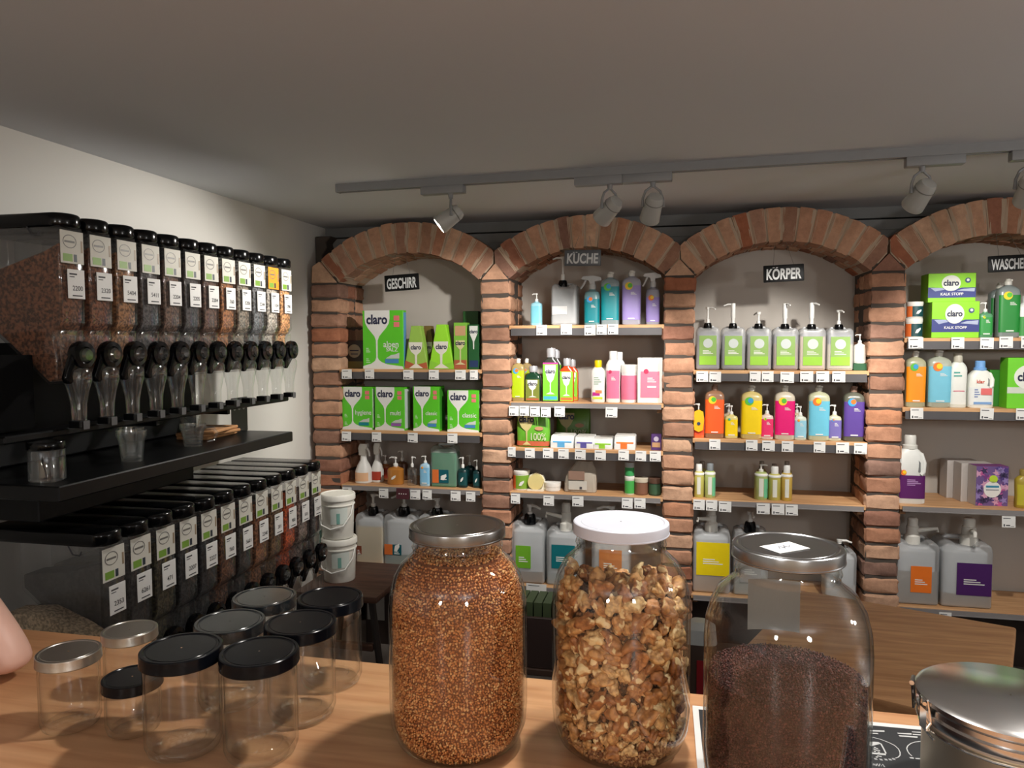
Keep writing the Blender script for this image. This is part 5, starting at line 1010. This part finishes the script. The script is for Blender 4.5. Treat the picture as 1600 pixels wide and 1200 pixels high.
# small empty jars
BLID = C8(8, 10, 15, rough=.2, spec=.2); BLIDG = C8(16, 22, 26, rough=.2, spec=.7)
def small_jar(label, x, y, h, lid, r=.047, rl=.05, lh=.0145):
    t = thing('preserving_jar', label, 'jar', (x, y, CZ)); hb = h-lh*.3
    o = [(.012, .003), (r*.8, .0005), (r*.93, .003), (r, .011), (r*1.0, hb-.022), (r*.99, hb-.014), (r*.93, hb-.009), (r*.93, hb-.002)]
    inn = [(.008, .010), (r*.8, .007), (r*.93, .014), (r*.945, hb-.022), (r*.88, hb-.009), (r*.88, hb-.002)]
    P(t, 'glass_wall', join(lathe(o, 56, True, False), lathe(inn, 56, True, False)), GLASS)
    P(t, 'base_ring', lathe([(r*.55, .0112), (r*.57, .0118), (r*.59, .0112)], 40, False, False), GLASS)
    metal_lid(t, rl, h-lh, lh, lid)
    P(t, 'lid_ring', lathe([(rl*.72, h-lh*.1), (rl*.735, h-lh*.06), (rl*.75, h-lh*.1)], 48, False, False), lid); return t
SLID = M((.5, .48, .44), rough=.3, metal=1., noise=.05, scale=40)
small_jar('empty glass jar with black lid, frontmost in the row, right of two', -.4416, .7126, .114, BLID, .0395, .0423)
small_jar('empty glass jar with black lid, frontmost in the row, left of two', -.531, .703, .114, BLID, .0405, .0435)
small_jar('empty glass jar with black lid behind the right front jar', -.4391, .7990, .114, BLID, .040, .0428)
small_jar('empty glass jar with black lid nearest the buckwheat jar, at the counter edge', -.4434, .8860, .1147, BLID, .040, .0429)
small_jar('empty glass jar whose black lid mirrors pale light, rearmost of the group', -.545, .895, .105, BLIDG, .0395, .0425)
small_jar('empty glass jar whose black lid mirrors greenish light, middle of the group', -.540, .8075, .104, BLIDG, .0395, .0425)
small_jar('low small glass jar with black lid beside the left front jar', -.6130, .7240, .064, BLID, .030, .0330, .012)
small_jar('empty glass jar with silver lid, farthest left beside the elbow', -.6932, .7176, .0894, SLID, .0325, .0348, .0125)
small_jar('empty glass jar with silver lid behind the low small jar', -.6880, .8106, .080, SLID, .0315, .0337, .0125)
# tin with clamp lid
t = thing('clamp_tin', 'round stainless steel tin with clamp lid at the right edge of the counter', 'tin', (.318, .785, CZ))
STEELREFL = M((.84, .74, .58), rough=.40, metal=1., noise=.05, scale=30)  # steel tinted gold: the warm reflection is put into the colour
rt = .076
P(t, 'tin_body', lathe([(rt*.96, 0), (rt*.98, .002), (rt*.98, .070), (rt*1.0, .073), (rt*1.0, .078)], 64, True, False), STEELREFL)
P(t, 'lid', lathe([(rt*1.03, .080), (rt*1.05, .083), (rt*1.05, .088), (rt*1.02, .090), (rt*1.02, .095), (rt*1.07, .099), (rt*1.07, .103), (rt*1.0, .106), (.001, .107)], 72, False, False), STEEL)
P(t, 'wire_ring', tube([(rt*1.04*math.cos(a/24*2*PI), rt*1.04*math.sin(a/24*2*PI), .074) for a in range(25)], .0012, 6), CHROME); P(t, 'seal', lathe([(rt*1.0, .077), (rt*1.03, .078), (rt*1.03, .081), (rt*1.0, .082)], 64, False, False), C8(170, 160, 150))
c = P(t, 'clamp', join(tube([(0, -.006, .022), (0, .006, .022), (0, .006, -.004), (.004, .006, -.012), (.004, -.012, -.014)], .0013, 6), tube([(-.004, -.008, .020), (.003, .008, .020)], .002, 6), tube([(0, -.006, .022), (.004, -.006, .0), (0, -.006, -.006)], .0013, 6), boxm(-.001, .003, -.006, .006, -.008, .012)), CHROME, loc=(-rt*1.09*math.cos(R(12)), -rt*1.09*math.sin(R(12)), .082), rot=(0, 0, R(12)))
c = P(t, 'hinge', join(tube([(0, -.008, .014), (0, .008, .014)], .0025, 8), tube([(0, -.006, .014), (.002, -.006, -.012), (.002, .006, -.012), (0, .006, .014)], .0013, 6)), CHROME, loc=(-rt*1.1*math.cos(R(-22)), -rt*1.1*math.sin(R(-22)), .086), rot=(0, 0, R(-22)))
# printed chalkboard sheet lying on the counter
q = [on(1103, 1108, 2, CZ), on(1436, 1141, 2, CZ)]
t = thing('menu_sheet', 'black printed sheet with white chalk-style drawings lying upside down under the jar', 'sheet', (.20, .80, CZ+.0006), R(1))
P(t, 'sheet', boxm(-.175, .18, -.16, .118, 0, .0008), PAPER, 0); P(t, 'black_print', boxm(-.168, .173, -.153, .109, .0008, .0011), C8(44, 46, 50, rough=.6), 0)
def flat(vf, x, y, z=.0014, rot=PI):
    c, s = math.cos(rot), math.sin(rot); return ([(x+a*c-b*s, y+a*s+b*c, z) for a, _, b in vf[0]], vf[1])
def fring(cx, cy, rx, ry, wd, a0=0, a1=360, n=32):
    V = []; 
    for i in range(n+1):
        a = R(a0+(a1-a0)*i/n)
        for s in (0, wd): V.append((cx+(rx-s)*math.cos(a), cy+(ry-s)*math.sin(a), .0014))
    return (V, [(2*i, 2*i+1, 2*i+3, 2*i+2) for i in range(n)])
def fbox(x0, x1, y0, y1): return ([(x0, y0, .0014), (x1, y0, .0014), (x1, y1, .0014), (x0, y1, .0014)], [(0, 1, 2, 3)])
def LP(x, y): q = on(1355+x/15, 1120+y/15, 2, CZ+.001)-Vector((.20, .80, CZ)); c_, s_ = math.cos(R(-1)), math.sin(R(-1)); return Vector((q.x*c_-q.y*s_, q.x*s_+q.y*c_, .0014))
def stroke(pts, w=.0011):
    P_ = [LP(*p) for p in pts]; V = []
    for k, p in enumerate(P_):
        d = (P_[min(k+1, len(P_)-1)]-P_[max(k-1, 0)]).normalized(); nn = Vector((-d.y, d.x, 0))*w/2; V += [tuple(p+nn), tuple(p-nn)]
    return (V, [(2*k, 2*k+1, 2*k+3, 2*k+2) for k in range(len(P_)-1)])
def patch(pts): return ([tuple(LP(*p)) for p in pts], [tuple(range(len(pts)))])
CW = C8(206, 208, 208)
P(t, 'round_frame', stroke([(-260, 560), (-60, 490), (130, 500), (320, 550), (500, 620), (640, 690), (730, 770), (770, 850), (770, 920), (730, 965), (660, 990)]), CW, 0)
P(t, 'round_frame', stroke([(1500, 590), (1300, 590), (1120, 610), (1020, 645), (950, 700), (925, 760), (950, 830), (990, 890), (1050, 940)]), CW, 0)
P(t, 'cup_drawing', join(stroke([(320, 650), (380, 760), (440, 880)], .0016), patch([(60, 600), (260, 610), (330, 650), (130, 700), (50, 690)]), patch([(60, 850), (430, 880), (440, 925), (110, 890)]), *[patch([(x, y), (x+50, y+6), (x+62, y+28), (x+8, y+22)]) for x, y in ((150, 725), (200, 750), (140, 765), (190, 790), (245, 795), (150, 815), (240, 835), (230, 925), (280, 935), (195, 950))]), CW, 0)
P(t, 'text_lines', join(patch([(60, 330), (400, 340), (410, 375), (60, 362)]), patch([(60, 392), (240, 398), (265, 425), (60, 412)]), patch([(700, 392), (1040, 405), (1040, 440), (720, 415)]), patch([(1060, 420), (1400, 440), (1400, 465), (1070, 445)]), patch([(730, 450), (1180, 480), (1180, 515), (760, 480)]), patch([(1040, 362), (1400, 380), (1400, 405), (1060, 382)]), patch([(985, 965), (1080, 970), (1100, 1005), (1010, 995)]), patch([(1120, 985), (1250, 990), (1260, 1020), (1140, 1010)])), CW, 0)
P(t, 'chalk_lettering', join(*[patch([(x, y), (x+70, y+8), (x+98, y+48), (x+30, y+40)]) for x, y in ((150, 985), (275, 1000), (390, 1000), (490, 1000), (570, 985))], stroke([(130, 1120), (200, 1130), (130, 1150), (210, 1170), (240, 1120)], .0014), stroke([(270, 1180), (300, 1120), (330, 1180), (360, 1130), (410, 1200)], .0014)), C8(176, 178, 180), 0)
# person's arm resting on the counter at the left edge
SKIN = M(srgb(206, 164, 148), rough=.5, noise=.05, scale=8)
def skin_mesh(pts, edges, rad, sub=2):
    me = bpy.data.meshes.new('arm'); me.from_pydata(pts, edges, []); o = bpy.data.objects.new('arm', me); COL.objects.link(o)
    o.modifiers.new('s', 'SKIN'); me.skin_vertices[0].data[0].use_root = True
    for i, r in enumerate(rad): me.skin_vertices[0].data[i].radius = (r, r)
    s = o.modifiers.new('u', 'SUBSURF'); s.levels = sub; dg = bpy.context.evaluated_depsgraph_get(); m2 = bpy.data.meshes.new_from_object(o.evaluated_get(dg)); bpy.data.objects.remove(o); m2.shade_smooth(); return m2
A = [(-1.24, .78, 1.38), (-1.10, .79, 1.30), (-.952, .80, 1.158), (-.848, .800, 1.0745), (-.945, .80, 1.086), (-1.04, .78, 1.088), (-1.11, .73, 1.082), (-1.15, .705, 1.079), (-1.19, .68, 1.078)]
E_ = [(0, 1), (1, 2), (2, 3), (3, 4), (4, 5), (5, 6), (6, 7), (7, 8)]; rad = [.052, .047, .042, .024, .034, .036, .028, .027, .03]
for fi, (ox, oy, L_) in enumerate(((.024, -.022, .075), (.009, -.012, .085), (-.006, -.002, .08), (-.018, .012, .065))):
    n = len(A); b0_ = Vector((-1.215-ox*.2, .665+ox, 1.078)); dr = Vector((-.85, -.5, 0)).normalized()
    A += [tuple(b0_), tuple(b0_+dr*L_*.45+Vector((0, 0, .006))), tuple(b0_+dr*L_*.9+Vector((0, 0, -.010)))]; E_ += [(8, n), (n, n+1), (n+1, n+2)]; rad += [.010, .0088, .0078]
n = len(A); A += [(-1.17, .725, 1.075), (-1.20, .75, 1.07), (-1.235, .755, 1.064)]; E_ += [(7, n), (n, n+1), (n+1, n+2)]; rad += [.013, .0105, .0095]
t = thing('person', 'person at the left picture edge leaning a bare elbow on the counter', 'person', (-.95, .8, CZ))
o = link('arm', skin_mesh(A, E_, rad), SKIN, t); o.matrix_parent_inverse = Matrix.Translation(-Vector(t.location))
sl = P(t, 'sleeve', tube([Vector(A[0])+Vector((-.02, -.01, .05)), Vector(A[0]), Vector(A[0])*.6+Vector(A[1])*.4], [.066, .064, .062], 24), C8(50, 52, 60, rough=.9)); sl.matrix_parent_inverse = Matrix.Translation(-Vector(t.location))

# ------------------------------------------------------------------ beyond the counter
t = thing('side_table', 'light wooden table top standing beyond the counter on the right', 'table', (0, 0, 0))
zt = .75; pa = on(1588, 980, 2, zt); pb = on(1250, 921, 2, zt); pe = (on(1565, 1056, 2, zt)-pa).normalized(); pn = (pb-pa).normalized(); pe = (pe-pn*pe.dot(pn)*.6).normalized()
dd = on(1400, 1098, 2, zt)-pa; dl = (dd-pn*dd.dot(pn)).length/max(.2, (pe-pn*pe.dot(pn)).length); poly = [pb, pa, pa+pe*dl, pb+pe*dl]
top = [(p.x, p.y) for p in poly]
n = len(top); V = [(x, y, zt-.035) for x, y in top]+[(x, y, zt) for x, y in top]
P(t, 'table_top', bev((V, [tuple(range(n))[::-1], tuple(range(n, 2*n))]+[(i, (i+1) % n, (i+1) % n+n, i+n) for i in range(n)]), .006, 2), BOARDWOOD)
cx = sum(p.x for p in poly)/n; cy = sum(p.y for p in poly)/n
for x, y in top: P(t, 'leg', boxm(x*.85+cx*.15-.02, x*.85+cx*.15+.02, y*.85+cy*.15-.02, y*.85+cy*.15+.02, 0, zt-.035), C8(60, 40, 32), 0)
P(t, 'apron', boxm(cx-.12, cx+.12, cy-.01, cy+.01, zt-.10, zt-.035), C8(70, 44, 34), 0)
q = on(845, 966, 1, 3.2); t = thing('storage_crate', 'dark brown wooden box with green-edged packs, seen between the buckwheat and walnut jars', 'crate', (q.x, 3.2, 0))
P(t, 'front_board', rbox(-.14, .14, 0, .018, .03, q.z, .003, 1), C8(58, 44, 42)); P(t, 'base_board', rbox(-.15, .15, -.01, .25, 0, .03, .003, 1), C8(80, 60, 52))
for s in (-1, 1): P(t, 'side_board', boxm(s*.13-.008, s*.13+.008, .018, .24, .03, q.z), C8(50, 38, 36), 0)
P(t, 'back_board', boxm(-.138, .138, .232, .25, .03, q.z), C8(50, 38, 36), 0)
for i in range(6): tag(P(None, 'refill_pack', boxm(-.018, .018, 0, .16, 0, .035+q.z-.034+.022), C8(70, 84, 56), 0, loc=(q.x-.105+i*.042, 3.24, .0315)), ['leftmost', 'second', 'third', 'fourth', 'fifth', 'rightmost'][i]+' grey-green pack standing in the dark crate beyond the counter', 'pack', 'packs standing in the dark crate')
t = thing('white_jug', 'white canister with red label standing low between the walnut and grain jars', 'canister', (on(1092, 1020, 1, 3.1).x, 3.1, 0))
P(t, 'jug_body', loft([(0, .07, .06, 5), (.18, .07, .06, 5), (.26, .07, .06, 5), (.30, .05, .045, 4)], 32), C8(70, 56, 48)); P(t, 'jug_top', loft([(.262, .072, .062, 4), (.32, .066, .056, 4), (.345, .03, .03, 3)], 32), C8(190, 196, 196)); P(t, 'front_label', boxm(-.01, .05, -.0625, -.0605, .05, .2), C8(150, 26, 36), 0)
for i in range(4):
    x0 = PX[i]+.075; x1 = PX[i+1]-.075
    tag(P(None, 'plinth_board', rbox(x0, x1, 3.74, 3.76, .0, .24 if i != 1 else .24, .002, 1), C8(52, 40, 36)), 'dark board closing the space under the lowest shelf of the %s bay' % SIGN[str(i+1)], 'board')
